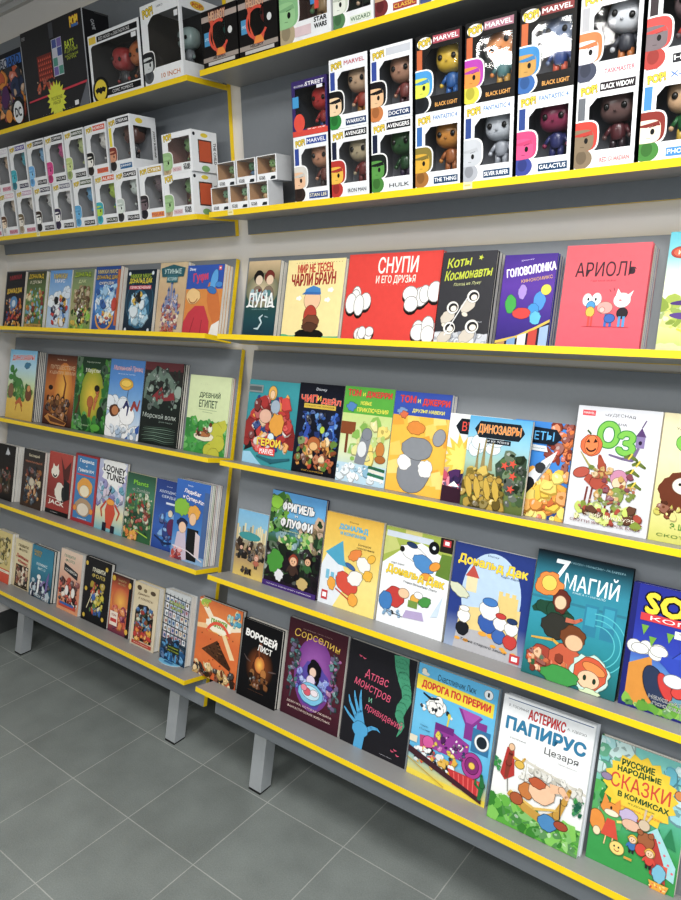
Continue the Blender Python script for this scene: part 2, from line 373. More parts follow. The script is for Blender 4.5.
def a10(c):
    c.bg('#f6e3a0'); c.hill(.055, .008, '#5cba86', 2); c.el(.5, .06, .24, .075, '#15130f', rough=.08, seed=5); c.el(.36, .045, .1, .04, '#15130f')
    c.t('МИР НЕ ТЕСЕН,', .5, .885, .62, .105, '#c4321e', rot=2, bold=.04); c.t('ЧАРЛИ БРАУН', .48, .755, .76, .125, '#a5281c', rot=2, bold=.045)
    c.t('• • • • • • • • • • • • • • • • • •', .55, .96, .8, .008, '#7a5a30')
    c.el(.5, .5, .14, .145, '#f3c79e'); c.poly([(.36, .57), (.37, .63), (.5, .675), (.62, .64), (.645, .565)], '#3b86c8'); c.poly([(.31, .565), (.37, .6), (.64, .59), (.62, .56)], '#2d6fb4')
    c.el(.49, .3, .11, .14, '#b83a22'); c.el(.52, .22, .14, .1, '#7b4a30', rough=.1, seed=3); c.el(.5, .16, .13, .06, '#5c3a28', rough=.12)
    for x, y in ((.26, .52), (.8, .62), (.76, .5)): c.cloud(x, y, .045, '#fffdf2', 3)
def a11(c):
    c.bg('#dc3022', '#e03426'); c.t('СНУПИ', .55, .865, .42, .115, '#fbf6ee', bold=.02); c.t('И ЕГО ДРУЗЬЯ', .54, .70, .42, .065, '#f8efe2', bold=.02)
    c.t('·  ·  ·  ·  ·  ·  ·  ·  ·', .57, .64, .3, .006, '#f5b0a0')
    # two plain white cloud shapes with dark patches in place of the drawn animals
    for x, y, r, k in ((.2, .47, .13, 8), (.83, .5, .14, 11), (.27, .1, .08, 4), (.9, .16, .12, 3)):
        c.cloud(x, y-.03, r, '#1c1414', k, 6, .9); c.cloud(x, y, r, '#f4f2ee', k, 6, .9)
def a12(c):
    c.bg('#38383c', '#3c3c42'); c.hill(.13, .02, '#c9ccd2', 5); c.mess(.02, .02, .98, .12, ['#e4e6ea', '#a9aeb8', '#d2d5da'], 18, .09, 15)
    c.t('Коты', .33, .89, .44, .13, '#c8d23a', rot=6, shear=.2, bold=.03); c.star(.72, .93, .05, '#c8d23a', 5, .45); c.t('Космонавты', .52, .765, .86, .13, '#c8d23a', rot=5, shear=.2, bold=.03)
    c.t('Поход на Луну', .52, .655, .5, .05, '#dfe3a0', rot=4, shear=.2)
    for x, y, r in ((.66, .52, .11), (.3, .4, .11), (.7, .2, .12), (.28, .18, .11)):
        c.el(x-.08, y-.1, r*1.3, r*.9, '#cfc6b8', 35, rough=.08, seed=9); c.el(x, y, r, r*.95, '#f0ede6'); c.el(x+.01, y, r*.72, r*.62, '#26262a'); c.el(x+.02, y-.01, r*.5, r*.42, '#efe6d6'); c.el(x-.12, y-.19, r*.5, r*.3, '#e6dccb', -20)
    c.line(.2, .1, .6, .55, .02, '#e4e4e4'); c.t('Абрис', .82, .25, .12, .03, '#c9ccd2')
def a13(c):
    c.bg('#2a1a70', '#40208c', '#5a2aa0', '#42208a'); c.t('Disney', .45, .94, .24, .03, '#e8e0f6', rot=8)
    c.t('ГОЛОВОЛОМКА', .53, .835, .92, .12, '#f6f2fa', rot=8, bold=.05); c.t('КИНОКОМИКС', .66, .735, .58, .05, '#e9b83a', rot=8)
    # plain coloured shapes instead of the drawn cast
    c.el(.76, .5, .11, .17, '#3c8fe0', rough=.06, seed=2); c.el(.86, .62, .09, .09, '#f4e040'); c.el(.42, .6, .08, .13, '#a78ad8', rough=.08); c.el(.66, .4, .11, .13, '#2f8fd0', rough=.06, seed=7)
    c.el(.22, .47, .11, .16, '#3fa84a', rough=.1, seed=4); c.el(.45, .37, .17, .1, '#d1302a', rough=.05, seed=3); c.el(.72, .32, .1, .12, '#57b7e6', rough=.1, seed=8)
    c.poly([(0, 0), (0, .06), (.4, .12), (.75, .22), (1, .3), (1, 0)], '#2a2234'); c.poly([(0, .07), (.4, .13), (.75, .23), (1, .31), (1, .28), (.75, .2), (.4, .1), (0, .04)], '#d9b84a')
    for i, q in enumerate(['#b88a5a', '#7aa0c8', '#e8e4dc', '#c23a2a', '#9ab4d8']): c.poly([(.03+i*.2, .005), (.03+i*.2, .04+i*.045), (.19+i*.2, .07+i*.045), (.19+i*.2, .005)], q)
def a14(c):
    c.bg('#dc4a5c', '#e0505e', '#de4e5a'); c.t('АРИОЛЬ', .5, .765, .72, .14, '#3c2430', bold=.01); c.t('Где мой осёл?', .49, .655, .3, .025, '#8c2434'); c.t('· · · · ·', .23, .85, .2, .006, '#7c2030'); c.t('· · · · · ·', .75, .88, .2, .006, '#7c2030')
    c.el(.33, .475, .055, .075, '#f2f6f8'); c.el(.44, .48, .055, .075, '#f2f6f8'); c.el(.38, .42, .05, .05, '#3f93c8'); c.el(.34, .48, .012, .02, '#222'); c.el(.43, .48, .012, .02, '#222'); c.el(.38, .36, .05, .06, '#e8b43a'); c.rect(.36, .22, .385, .32, '#d23a30'); c.rect(.4, .22, .42, .32, '#d23a30')
    c.el(.55, .4, .09, .07, '#eb9c94'); c.el(.52, .38, .03, .03, '#f4b8ae'); c.rect(.56, .22, .59, .34, '#2f64b0'); c.rect(.62, .22, .65, .32, '#2f64b0'); c.el(.62, .3, .06, .05, '#2f64b0')
    c.el(.74, .47, .095, .085, '#f6f2f0'); c.poly([(.66, .5), (.68, .58), (.72, .53)], '#f6f2f0'); c.poly([(.8, .52), (.86, .56), (.82, .47)], '#f6f2f0'); c.el(.72, .47, .02, .01, '#d66a6a'); c.el(.76, .35, .06, .06, '#2a2228'); c.rect(.72, .22, .75, .32, '#4c93c8'); c.rect(.77, .22, .8, .32, '#4c93c8')
    c.line(.3, .22, .85, .22, .004, '#9c2a38'); c.line(.6, .55, .58, .57, .006, '#5a2030'); c.line(.64, .56, .63, .585, .006, '#5a2030')
def a15(c):
    c.bg('#a8c05a', '#d9dd8c', '#f4f1d4', '#e8efc8', '#7fc6cf', '#4fb0c0'); c.el(.22, .83, .17, .1, '#b4301c'); c.el(.22, .83, .13, .075, '#d8552c'); c.t('ИЗ', .22, .83, .1, .06, '#fff3d8')
    c.mess(.0, .22, .9, .42, ['#a9bd4c', '#c7cf6a', '#8ca23c'], 22, .16, 17); c.el(.5, .42, .36, .05, '#4b2f78', 4); c.el(.55, .3, .4, .07, '#5a3c88', -4); c.taper([(.3, .2, .03), (.6, .14, .06), (.95, .2, .03)], '#e8c62c'); c.hill(.08, .02, '#c9c79a', 3)
def a16(c):
    c.bg('#e0b23a', '#e8c24a', '#cfe0b0', '#b8dceb', '#7cc0e6'); c.t('ДИНОЗАВРЫ', .5, .885, .8, .09, '#d23a2c', out='#ffffff', bold=.04, rot=2)
    c.el(.68, .785, .12, .05, '#3c7fa0', 15, rough=.2, seed=4); c.el(.12, .72, .07, .07, '#3f8a3c'); c.el(.1, .6, .08, .05, '#3f8a3c')
    c.taper([(.3, .72, .06), (.2, .66, .08), (.24, .58, .12), (.42, .48, .3), (.5, .36, .36), (.62, .3, .1)], '#4a8a44'); c.hill(.26, .02, '#e6c04a', 4)
    c.mess(.05, .3, .9, .5, ['#5f9a3c', '#3e7a34', '#87b04a'], 14, .09, 18); c.el(.14, .4, .1, .14, '#8c6a4a'); c.el(.8, .38, .11, .13, '#7a4a2a'); c.el(.8, .46, .06, .06, '#d99a5a'); c.taper([(.35, .22, .05), (.5, .28, .1), (.6, .2, .04)], '#c46a2c'); c.line(.4, .22, .36, .12, .02, '#a8501c'); c.line(.55, .22, .62, .12, .02, '#a8501c')
def a17(c):
    c.bg('#3c1c12', '#8a4416', '#c9761c', '#a85a1e', '#4a2418'); c.el(.62, .52, .3, .5, '#c9761c', col2='#f3b83a')
    c.t('Жюль Верн', .5, .93, .32, .035, '#e6d8c0'); c.t('ПУТЕШЕСТВИЕ', .55, .825, .82, .06, '#d8b894'); c.t('К ЦЕНТРУ ЗЕМЛИ', .55, .745, .86, .055, '#d8b894')
    c.el(.2, .53, .07, .04, '#2a140c'); c.taper([(.6, .72, .03), (.7, .6, .04), (.66, .4, .06)], '#7a3a12')
    c.mess(.1, .1, .85, .4, ['#5a2c12', '#8c5420', '#3a1a0c', '#b8782c'], 34, .09, 19)
    for x, k in ((.3, .1), (.48, .12), (.66, .1)): c.kid(x, .25, k, '#3a1c0c', '#c98a4a', '#7a5228', '#4a2a14')
    c.poly([(.08, .1), (.2, .16), (.85, .06), (.8, .01), (.3, .02)], '#c98a3c'); c.poly([(.2, .13), (.82, .06), (.78, .03), (.3, .05)], '#6b3a18')
def a18(c):
    c.bg('#1f5c2c', '#2c6b2e', '#1e4e2a', '#1a4028'); c.el(.52, .47, .36, .5, '#8a9c24', col2='#f6d030')
    c.t('Редьярд Киплинг', .5, .93, .4, .03, '#d8e6d0'); c.t('Маугли', .5, .815, .42, .07, '#f0f0e0')
    c.taper([(.0, .75, .1), (.12, .6, .06), (.16, .4, .05), (.08, .2, .08)], '#5c3a1c'); c.mess(-.02, .5, .16, .95, ['#2f7a34', '#1e5a28', '#4f9a3c'], 14, .12, 20); c.mess(.84, .3, 1.02, .95, ['#2f7a34', '#17482a', '#4f9a3c'], 16, .12, 21)
    c.taper([(.5, .2, .07), (.52, .4, .12), (.46, .36, .06)], '#a85a24'); c.el(.5, .4, .09, .1, '#b8682c'); c.taper([(.62, .3, .05), (.66, .44, .09), (.7, .5, .06)], '#c9783c'); c.el(.69, .56, .055, .06, '#b86a34'); c.el(.67, .59, .07, .05, '#1a120c')
    c.el(.82, .26, .09, .12, '#17301c'); c.mess(.0, .04, 1, .2, ['#3f9a3a', '#2a7a30', '#1c5a28', '#5ab040'], 34, .11, 22); c.t('КОМИКС', .38, .08, .3, .025, '#d0e8c0'); c.el(.72, .07, .14, .06, '#5cb43a')
def a19(c):
    c.bg('#f2f5f8', '#c0d6ee', '#7aaee0', '#4f8fd4', '#4a8ad0'); c.t('Маленький Принц', .53, .885, .84, .085, '#e8c6d0', out='#b0506a', shear=.15, ow=.03); c.t('Антуан де Сент-Экзюпери', .5, .815, .5, .025, '#dfeaf6')
    c.el(.52, .69, .2, .1, '#e8b02c', rough=.05, seed=4); c.el(.52, .7, .15, .06, '#f6cf52'); c.cloud(.3, .4, .3, '#eef4fa', 6, 7); c.cloud(.5, .18, .45, '#ffffff', 7, 9)
    c.el(.24, .34, .15, .1, '#5a2f1c', rough=.1, seed=2); c.el(.26, .34, .1, .08, '#c98450'); c.taper([(.5, .38, .05), (.58, .46, .06), (.64, .4, .05), (.62, .3, .03)], '#2a2f6a'); c.taper([(.72, .36, .05), (.8, .46, .07), (.9, .38, .05), (.95, .5, .03)], '#a33a34'); c.line(.58, .5, .6, .62, .012, '#2a2a3a')
    c.poly([(.62, 0), (1, .2), (1, .1), (.8, 0)], '#2b5fae'); c.mess(.1, .02, .9, .12, ['#dfe8f2', '#f6f9fc', '#b4cbe4'], 14, .1, 23)
def a20(c):
    c.bg('#1b2622', '#16211e', '#1e2a26', '#3a2a2c'); c.rect(0, .9, 1, 1, '#6a2f36'); c.poly([(.3, .52), (.85, .56), (.78, .76), (.55, .74), (.25, .58)], '#8c2c34')
    c.taper([(.05, .55, .05), (.1, .78, .12), (.35, .88, .2), (.6, .82, .18), (.85, .7, .14), (.9, .6, .1)], '#6f8478'); c.taper([(.08, .58, .06), (.3, .52, .14), (.45, .46, .06)], '#54685e'); c.el(.6, .7, .09, .08, '#2a3833'); c.mess(.1, .45, .95, .92, ['#2c3a34', '#86998c', '#45574e', '#1a2420'], 30, .06, 24); c.el(.93, .66, .1, .1, '#9fb0a4', rough=.1)
    c.t('Морской волк', .5, .345, .88, .085, '#cfd8d0', bold=.0); c.t('Джек Лондон', .68, .285, .36, .03, '#9cae a4'.replace(' ', ''))
    for i in range(9): c.taper([(.08+.03*(i % 3), .03+i*.022, .005), (.4, .05+i*.02, .014), (.7, .03+i*.024, .012), (.95, .05+i*.02, .004)], '#7f9a88' if i % 2 else '#4c6658')
def a21(c):
    c.bg('#cfe0a8', '#d9e6b4', '#dce8b8'); c.t('ДРЕВНИЙ', .52, .755, .5, .095, '#33503a'); c.t('ЕГИПЕТ', .5, .64, .44, .095, '#33503a'); c.t('· · · · · · · ·', .45, .89, .34, .006, '#7a9468'); c.line(.28, .565, .72, .56, .006, '#86a070'); c.line(.38, .535, .62, .53, .006, '#86a070')
    c.hill(.42, .03, '#3c9a42', 6); c.mess(.0, .05, 1, .42, ['#46a848', '#2f8a3a', '#5cb84c', '#389440'], 34, .1, 25); c.taper([(.98, .42, .14), (.75, .3, .3), (.85, .16, .26), (.6, .05, .22), (.75, -.02, .3)], '#c9c83c')
    c.el(.48, .22, .24, .07, '#efe8cc', rough=.08, seed=3); c.el(.46, .25, .17, .04, '#b8753c'); c.mess(.28, .22, .62, .34, ['#8c4a24', '#f0e6c8', '#c98a4a', '#5a2a18'], 14, .035, 26); c.el(.62, .33, .05, .06, '#f3efe0'); c.el(.62, .38, .03, .03, '#7a3a1c')
def a22(c):
    c.bg('#39a0a8', '#2f949e', '#3aa2ac'); c.poly([(0, .0), (0, .13), (.15, .14), (.3, .05), (.4, 0)], '#9ed2ea'); c.poly([(.02, .14), (.5, .3), (.45, .5), (.1, .42)], '#2a1a1c')
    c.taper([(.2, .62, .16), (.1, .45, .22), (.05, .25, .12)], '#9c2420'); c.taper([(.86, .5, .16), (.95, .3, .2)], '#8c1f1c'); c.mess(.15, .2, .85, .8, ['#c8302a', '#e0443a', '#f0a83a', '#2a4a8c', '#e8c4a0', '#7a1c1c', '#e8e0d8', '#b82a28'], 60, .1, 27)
    c.el(.5, .86, .08, .1, '#e9b04a'); c.el(.5, .84, .045, .06, '#f1cba0'); c.el(.58, .7, .09, .1, '#a8b8c8'); c.el(.64, .5, .14, .16, '#e8a22c', rough=.15, seed=3); c.el(.4, .58, .12, .1, '#e7b8a0'); c.el(.55, .34, .06, .06, '#dff0f8'); c.rect(0, .85, .3, .94, '#8f9898'); c.rect(.02, .87, .27, .92, '#5f6a6c')
    c.t('ГЕРОИ', .52, .275, .46, .085, '#f6e23a', out='#c42a20', bold=.06); c.rect(.34, .125, .66, .21, '#e8382c'); c.t('MARVEL', .5, .168, .28, .06, '#ffffff', bold=.03); c.taper([(.3, .1, .03), (.6, .06, .06), (.95, .12, .03)], '#256e7c')
def a23(c):
    c.bg('#0c0e1a', '#0f1830', '#141c34', '#0c1020'); c.t('Disney', .5, .935, .24, .05, '#e8ecf4', shear=.2); c.t('ЧИП', .24, .83, .36, .1, '#e8452c', out='#f0dcc0', bold=.05, ow=.03, rot=2); c.t('и', .47, .84, .08, .07, '#f0c64a'); c.t('ДЕЙЛ', .74, .815, .42, .1, '#e8452c', out='#f0dcc0', bold=.05, ow=.03, rot=-2)
    c.rect(.14, .725, .86, .775, '#d8b83a'); c.t('СПЕШАТ НА ПОМОЩЬ', .5, .75, .66, .03, '#20201a', bold=.03)
    c.taper([(.18, .68, .04), (.3, .5, .1), (.14, .3, .06)], '#2450b0'); c.taper([(.9, .7, .06), (.8, .5, .14), (.92, .34, .08)], '#2f6ac8'); c.mess(.1, .35, .95, .68, ['#1c3a7c', '#2f6ac0', '#0e1428', '#6aa0d8', '#24549a'], 34, .07, 28)
    c.el(.62, .5, .05, .06, '#b8d23a'); c.mess(.12, .08, .92, .38, ['#b8682c', '#e0a048', '#6b3a1c', '#f0d8a8', '#c84a24', '#6a8a3a', '#8c4a20'], 54, .08, 29); c.el(.47, .34, .14, .12, '#b5652a'); c.el(.47, .31, .09, .07, '#e8b878'); c.t('КНИГА КОМИКСОВ', .5, .035, .5, .025, '#e8b83a')
def a24(c):
    c.bg('#a9cfe2', '#dfe6b8', '#c9dc8c', '#c4d884'); c.rect(0, .8, 1, 1, '#58ad3c'); c.hill(1.1, 0, '#58ad3c', y0=.72); c.t('ТОМ', .2, .935, .26, .085, '#d8302a', out='#5a1410', bold=.06, ow=.02); c.t('и', .4, .925, .05, .05, '#f0e03a'); c.t('ДЖЕРРИ', .7, .925, .5, .085, '#d8302a', out='#5a1410', bold=.06, ow=.02)
    c.t('НОВЫЕ', .46, .835, .22, .05, '#f4ea50', bold=.03); c.t('ПРИКЛЮЧЕНИЯ', .6, .765, .62, .055, '#f4ea50', bold=.03); c.el(.17, .79, .1, .07, '#4f86c0', rough=.2)
    c.rect(.0, .5, .3, .63, '#8c4a1e'); c.rect(.12, .3, .17, .5, '#7a3f1a'); c.mess(.25, .25, .98, .66, ['#8fbf58', '#e4e09a', '#b8d070', '#f0d870'], 16, .12, 30)
    c.taper([(.45, .2, .2), (.5, .35, .22), (.55, .52, .2)], '#8a8f98'); c.el(.48, .36, .09, .13, '#dfe2e4'); c.el(.84, .38, .08, .12, '#c9822c'); c.el(.86, .28, .1, .06, '#b06a20')
    c.rect(0, 0, 1, .2, '#bcd9e8'); c.mess(.0, .05, .95, .18, ['#e9f3f8', '#8fbcd4', '#f6fafc'], 16, .08, 31)
    for i, q in enumerate(['#f2f2ee', '#2f7a5a', '#e6e2d2', '#2c6a4c']): c.poly([(.66-.02*(i % 2), .07+i*.035), (.98, .05+i*.035), (.98, .08+i*.035), (.66, .1+i*.035)], q)
def a25(c):
    c.bg('#f0b82e', '#f2bc34', '#f0b830'); R = random.Random(5)
    for i in range(16): x, y = R.uniform(0, 1), R.uniform(0, .75); c.poly([(x, y), (x+.22, y+.02), (x+.14, y+.16), (x-.03, y+.12)], ['#f6cc5c', '#e8a41e', '#f8d878'][i % 3]); c.L -= .8
    c.L = math.ceil(c.L)+1
    c.hill(1.1, .006, '#2a50b0', 3, y0=.765); c.t('ТОМ', .24, .925, .28, .085, '#d8302a', out='#8c1410', bold=.06, ow=.02); c.t('и', .44, .915, .05, .05, '#f0e03a'); c.t('ДЖЕРРИ', .74, .905, .46, .085, '#d8302a', out='#8c1410', bold=.06, ow=.02)
    c.t('ДРУЗЬЯ НАВЕКИ', .62, .815, .56, .05, '#f4ea50', bold=.03); c.el(.16, .8, .09, .06, '#7a9ac8', rough=.2); c.el(.2, .77, .07, .05, '#d86a3a', rough=.2)
    c.el(.44, .65, .15, .1, '#e08a24', rough=.12, seed=6)
    c.el(.47, .18, .28, .26, '#8b8f96', rough=.04, seed=2); c.el(.5, .45, .27, .17, '#8f9399', rough=.05, seed=3); c.el(.3, .3, .13, .11, '#f2f2f0', rough=.12, seed=4); c.el(.68, .26, .12, .13, '#f2f2f0', rough=.12, seed=5); c.el(.86, .58, .1, .13, '#9a9da3', -20)
def a26(c):
    c.bg('#5a2450', '#a8506a', '#e8d8b0', '#e9eef0', '#f2f4f2'); c.star(.28, .5, .4, '#f2c63a', 14, .6); c.star(.26, .5, .26, '#f8e06a', 12, .6); c.mess(.0, .1, .9, .32, ['#7a3a8c', '#c84a6a', '#3a2458', '#e88a9a', '#58306a'], 34, .12, 32); c.poly([(0, 0), (0, .18), (.3, .16), (.7, .1), (1, .12), (1, 0)], '#3c1c30'); c.poly([(.1, .18), (.2, .24), (.3, .18)], '#ffffff')
    c.poly([(.12, .86), (.2, .78), (.95, .78), (.95, .95), (.2, .95)], '#17222c'); c.t('ВУЛКАНЫ', .6, .865, .74, .11, '#e0402c', bold=.02)
def a27(c):
    c.bg('#5a6a34', '#7a8a4c', '#a8c8b8', '#8cc8e0', '#4fa8d8'); c.cloud(.3, .7, .25, '#e0eef4', 4); c.poly([(.1, .86), (.18, .77), (.82, .77), (.9, .86), (.82, .95), (.18, .95)], '#17222c'); c.t('ДИНОЗАВРЫ', .5, .862, .68, .12, '#e88a2c', out='#f4e0b0', ow=.02, bold=.02); c.rect(.3, .715, .7, .765, '#17222c'); c.t('и их эпоха', .5, .74, .34, .03, '#e8eef0')
    for x, y, s in ((.3, .55, 1), (.42, .52, 1.1), (.2, .5, .8)): c.taper([(x, y-.1, .07*s), (x, y+.06, .035*s), (x+.01, y+.2, .025*s)], '#9a8a5a')
    c.poly([(.5, .5), (.65, .62), (.98, .6), (1, .3), (.55, .3)], '#3e5240'); c.mess(.55, .1, 1, .62, ['#34482e', '#4c6440', '#5c7a48', '#22331f'], 30, .09, 34)
    c.mess(.02, .03, .66, .42, ['#b89a3c', '#8c7a2c', '#d8bc58', '#6b5a20', '#c9ac4a'], 60, .09, 35)
    for x, y in ((.78, .53), (.8, .4), (.79, .26), (.66, .5)): c.star(x, y, .07, '#d8482c', 5, .4)
    for x in (.12, .26, .42, .56): c.el(x, .22, .05, .16, '#caa83e', 14, rough=.1, seed=int(x*100)); c.el(x+.04, .33, .045, .04, '#b8963a')
def a28(c):
    c.bg('#0f3c84', '#2a78cc', '#2f8cdc', '#2c84d4'); c.mess(.62, .55, 1.02, .98, ['#c9502c', '#e07a34', '#8c3420'], 16, .12, 36); c.mess(.3, .0, 1.0, .48, ['#f6c83a', '#e8962c', '#f8e070', '#d06a20', '#f4b030'], 44, .15, 37)
    c.taper([(.12, .1, .1), (.38, .38, .19), (.6, .56, .16), (.76, .7, .02)], '#e6e9ec'); c.taper([(.22, .22, .17), (.36, .35, .19)], '#2a2c30'); c.taper([(.5, .5, .18), (.53, .52, .17)], '#3a3c40'); c.line(.5, .38, .68, .58, .03, '#9aa2aa')
    c.el(.12, .1, .12, .1, '#b8924a'); c.el(.1, .08, .07, .06, '#6b5224')
    c.poly([(.0, .78), (.0, .95), (.72, .93), (.82, .85), (.7, .77)], '#122030'); c.t('РАКЕТЫ', .36, .855, .66, .11, '#5ab4ec', bold=.02); c.poly([(.2, .7), (.62, .69), (.58, .75), (.2, .76)], '#e0e6ea'); c.t('и полёты в космос', .4, .725, .34, .025, '#22384a')
def a29(c):
    c.bg('#d4d6da', '#e2e2e6', '#d8dae0'); c.rect(.06, .92, .22, .965, '#d8434a'); c.t('MARVEL', .14, .943, .13, .026, '#ffffff', bold=.02); c.t('ЧУДЕСНАЯ', .52, .93, .36, .045, '#3a3a40', arch=.3, bold=.02); c.t('СТРАНА', .5, .87, .22, .032, '#3a3a40')
    c.t('О', .41, .78, .24, .24, '#7cc24a', out='#2f8a3a', bold=.05, ow=.05); c.t('з', .63, .725, .2, .22, '#7cc24a', out='#2f8a3a', bold=.05, ow=.05)
    c.el(.22, .68, .13, .13, '#e0662a', rough=.04, seed=3); c.el(.22, .68, .08, .12, '#ea7c38'); c.line(.2, .77, .15, .8, .02, '#4a5a2a'); c.poly([(.15, .7), (.2, .7), (.18, .73)], '#3a1a10'); c.poly([(.24, .7), (.29, .71), (.26, .74)], '#3a1a10'); c.arc(.22, .67, .05, .07, 200, 340, '#3a1a10')
    c.rect(.74, .7, .84, .79, '#8a7aa8'); c.poly([(.73, .79), (.85, .79), (.79, .86)], '#5c3f74'); c.el(.79, .74, .02, .025, '#2a1c38'); c.line(.79, .86, .83, .92, .012, '#5c3f74'); c.taper([(.78, .7, .03), (.72, .6, .05), (.6, .6, .03), (.45, .62, .02)], '#7a6a90')
    for x, y, r in ((.7, .62, 5), (.8, .57, 30), (.74, .5, 60), (.78, .4, 20)): c.taper([(x-.07, y-.01, .03), (x, y+.01, .05), (x+.08, y-.02, .03)], '#6a7a34'); c.line(x-.02, y-.02, x+.02, y+.03, .02, '#e0c83a')
    c.taper([(.42, .38, .12), (.38, .52, .1), (.34, .6, .04)], '#a8482c'); c.taper([(.2, .42, .09), (.34, .38, .16), (.46, .34, .1)], '#b04a34'); c.el(.14, .45, .1, .06, '#b85240', 20)
    for x in (.24, .3, .42, .5): c.line(x, .34, x-.02, .18, .022, '#7a3028')
    c.taper([(.1, .62, .01), (.22, .52, .025), (.32, .48, .04)], '#a8a05a'); c.el(.6, .44, .1, .1, '#c88aa8'); c.el(.61, .4, .08, .07, '#f0cba8'); c.el(.6, .3, .08, .1, '#8ca04a'); c.mess(.25, .2, .8, .5, ['#c9a05a', '#a85a3a', '#7a8a3c', '#d8b888', '#8c4a58'], 30, .045, 38)
    c.mess(.15, .08, .88, .2, ['#c8d86a', '#8a9c3c', '#6b4630', '#b04a34', '#e0e6a0'], 34, .07, 39); c.t('ЭРИК ШАНАУЭР', .55, .115, .6, .045, '#f4f6e0', out='#8a4a30', ow=.03); c.t('СКОТТИ ЯНГ • ФРЭНК БАУМ', .5, .055, .84, .036, '#7a2a2c', bold=.02)
def a30(c):
    c.bg('#c8c864', '#e2dc98', '#e8dfb4', '#e2d8b0'); c.t('УДИВИТЕЛЬНЫЙ ВОЛШЕБНИК', .62, .9, .9, .04, '#4a4638', rot=3); c.t('Оз', .45, .78, .5, .17, '#7cc24a', out='#2f8a3a', bold=.05, ow=.05)
    c.el(.36, .4, .32, .26, '#6e3418', rough=.07, seed=5, n=30); c.el(.36, .45, .15, .11, '#efe6d4'); c.el(.3, .46, .02, .02, '#222'); c.el(.4, .46, .02, .02, '#222'); c.mess(.05, .2, .95, .3, ['#e8dc8c', '#8c4a20', '#c9c05a', '#5a2c14'], 20, .06, 40)
    c.t('Э. ШАНАУЭР', .5, .135, .5, .06, '#4f8a2c', bold=.03); c.t('СКОТТИ ЯНГ', .5, .055, .8, .04, '#4f7a2c', bold=.03)
def a31(c):
    c.bg('#1a1614', '#241c18', '#141212'); c.el(.58, .86, .1, .06, '#c8ccd0', rough=.2); c.poly([(.45, .82), (.55, .96), (.72, .84)], '#c8ccd0'); c.mess(.1, .15, .8, .55, ['#4a3424', '#2a3424', '#5a4a2c', '#7a3a28', '#1a2018'], 30, .12, 41); c.el(.62, .58, .05, .04, '#a83a2a')
def a32(c):
    c.bg('#4c3a2c', '#382c28', '#403430', '#30302e'); c.t('Бестиарий', .5, .9, .5, .07, '#d8cdb0', bold=.03); c.t('приключений', .5, .79, .8, .06, '#a8583c', out='#d8b890', ow=.02); c.mess(.2, .12, .85, .68, ['#5a6670', '#8c929a', '#3a4450', '#c98a3c', '#7a3a2c', '#2c3038', '#d8c8a0', '#a86a34'], 54, .1, 42)
    c.el(.5, .45, .12, .1, '#cfc4ae')
def a33(c):
    c.bg('#b23c30', '#8c3028', '#a83a30', '#b8463a'); c.poly([(.5, .95), (.7, .75), (.95, .9), (.9, .6), (.7, .55), (.6, .75)], '#5a2824'); c.poly([(.62, .2), (.98, .3), (.95, .55), (.72, .6)], '#1c2024')
    c.el(.3, .68, .17, .14, '#efe9da', rough=.04); c.poly([(.16, .7), (.2, .82), (.28, .76)], '#efe9da'); c.poly([(.44, .7), (.42, .82), (.34, .76)], '#efe9da'); c.arc(.3, .66, .06, .1, 200, 340, '#1a1a1a'); c.el(.55, .38, .2, .22, '#eae4d6', 10, rough=.08); c.el(.72, .36, .07, .16, '#24282c', 10)
    c.line(.08, .27, .75, .25, .012, '#f0e8dc'); c.t('JACK', .45, .185, .66, .1, '#f2ece0', bold=.06, rot=-2); c.rect(0, 0, 1, .07, '#17181a'); c.t('комикс', .4, .035, .3, .02, '#dddddd')
def a34(c):
    c.bg('#b02c34', '#b83038', '#a82a32'); c.rect(.09, .05, .91, .97, '#3f86bc'); c.t('Гарфилд', .5, .9, .6, .08, '#ffffff', bold=.03); c.t('и', .5, .835, .06, .04, '#ffffff'); c.t('Грампи Кэт', .5, .765, .66, .08, '#ffffff', bold=.03); c.rect(.12, .69, .88, .71, '#d83a3a')
    c.el(.5, .52, .32, .24, '#e8a43a', rough=.05); c.el(.5, .47, .2, .14, '#f4e8c8'); c.el(.5, .23, .36, .22, '#b89a78', rough=.05); c.el(.5, .2, .24, .15, '#e8dcc8'); c.el(.15, .2, .07, .07, '#e8902c'); c.el(.85, .2, .07, .07, '#e8902c'); c.t('комикс', .5, .065, .4, .025, '#ffffff')
def a35(c):
    c.bg('#7cc0cc', '#e8e0b0', '#b4c8e0', '#a8a4d0', '#c8cfe2'); c.star(.55, .86, .46, '#f4f4f2', 16, .82); c.t('LOONEY', .55, .88, .76, .11, '#23262c', bold=.05, rot=-3); c.t('TUNES', .6, .77, .64, .11, '#23262c', bold=.05, rot=-3); c.mess(.05, .4, .95, .68, ['#8f8cc4', '#c9cfe6', '#e6d8e8', '#6fb0c8'], 16, .14, 43)
    c.taper([(.42, .5, .02), (.5, .6, .05), (.48, .66, .02)], '#2a2c40'); c.poly([(.35, .3), (.45, .48), (.6, .46), (.72, .28), (.6, .05), (.42, .05)], '#d0481e'); c.el(.52, .42, .14, .06, '#f0a42c'); c.taper([(.36, .42, .05), (.2, .3, .05), (.25, .2, .04)], '#c8421c'); c.taper([(.68, .4, .05), (.86, .3, .05), (.8, .2, .04)], '#c8421c'); c.rect(.3, 0, .44, .12, '#242a3c'); c.rect(.6, 0, .74, .1, '#242a3c')
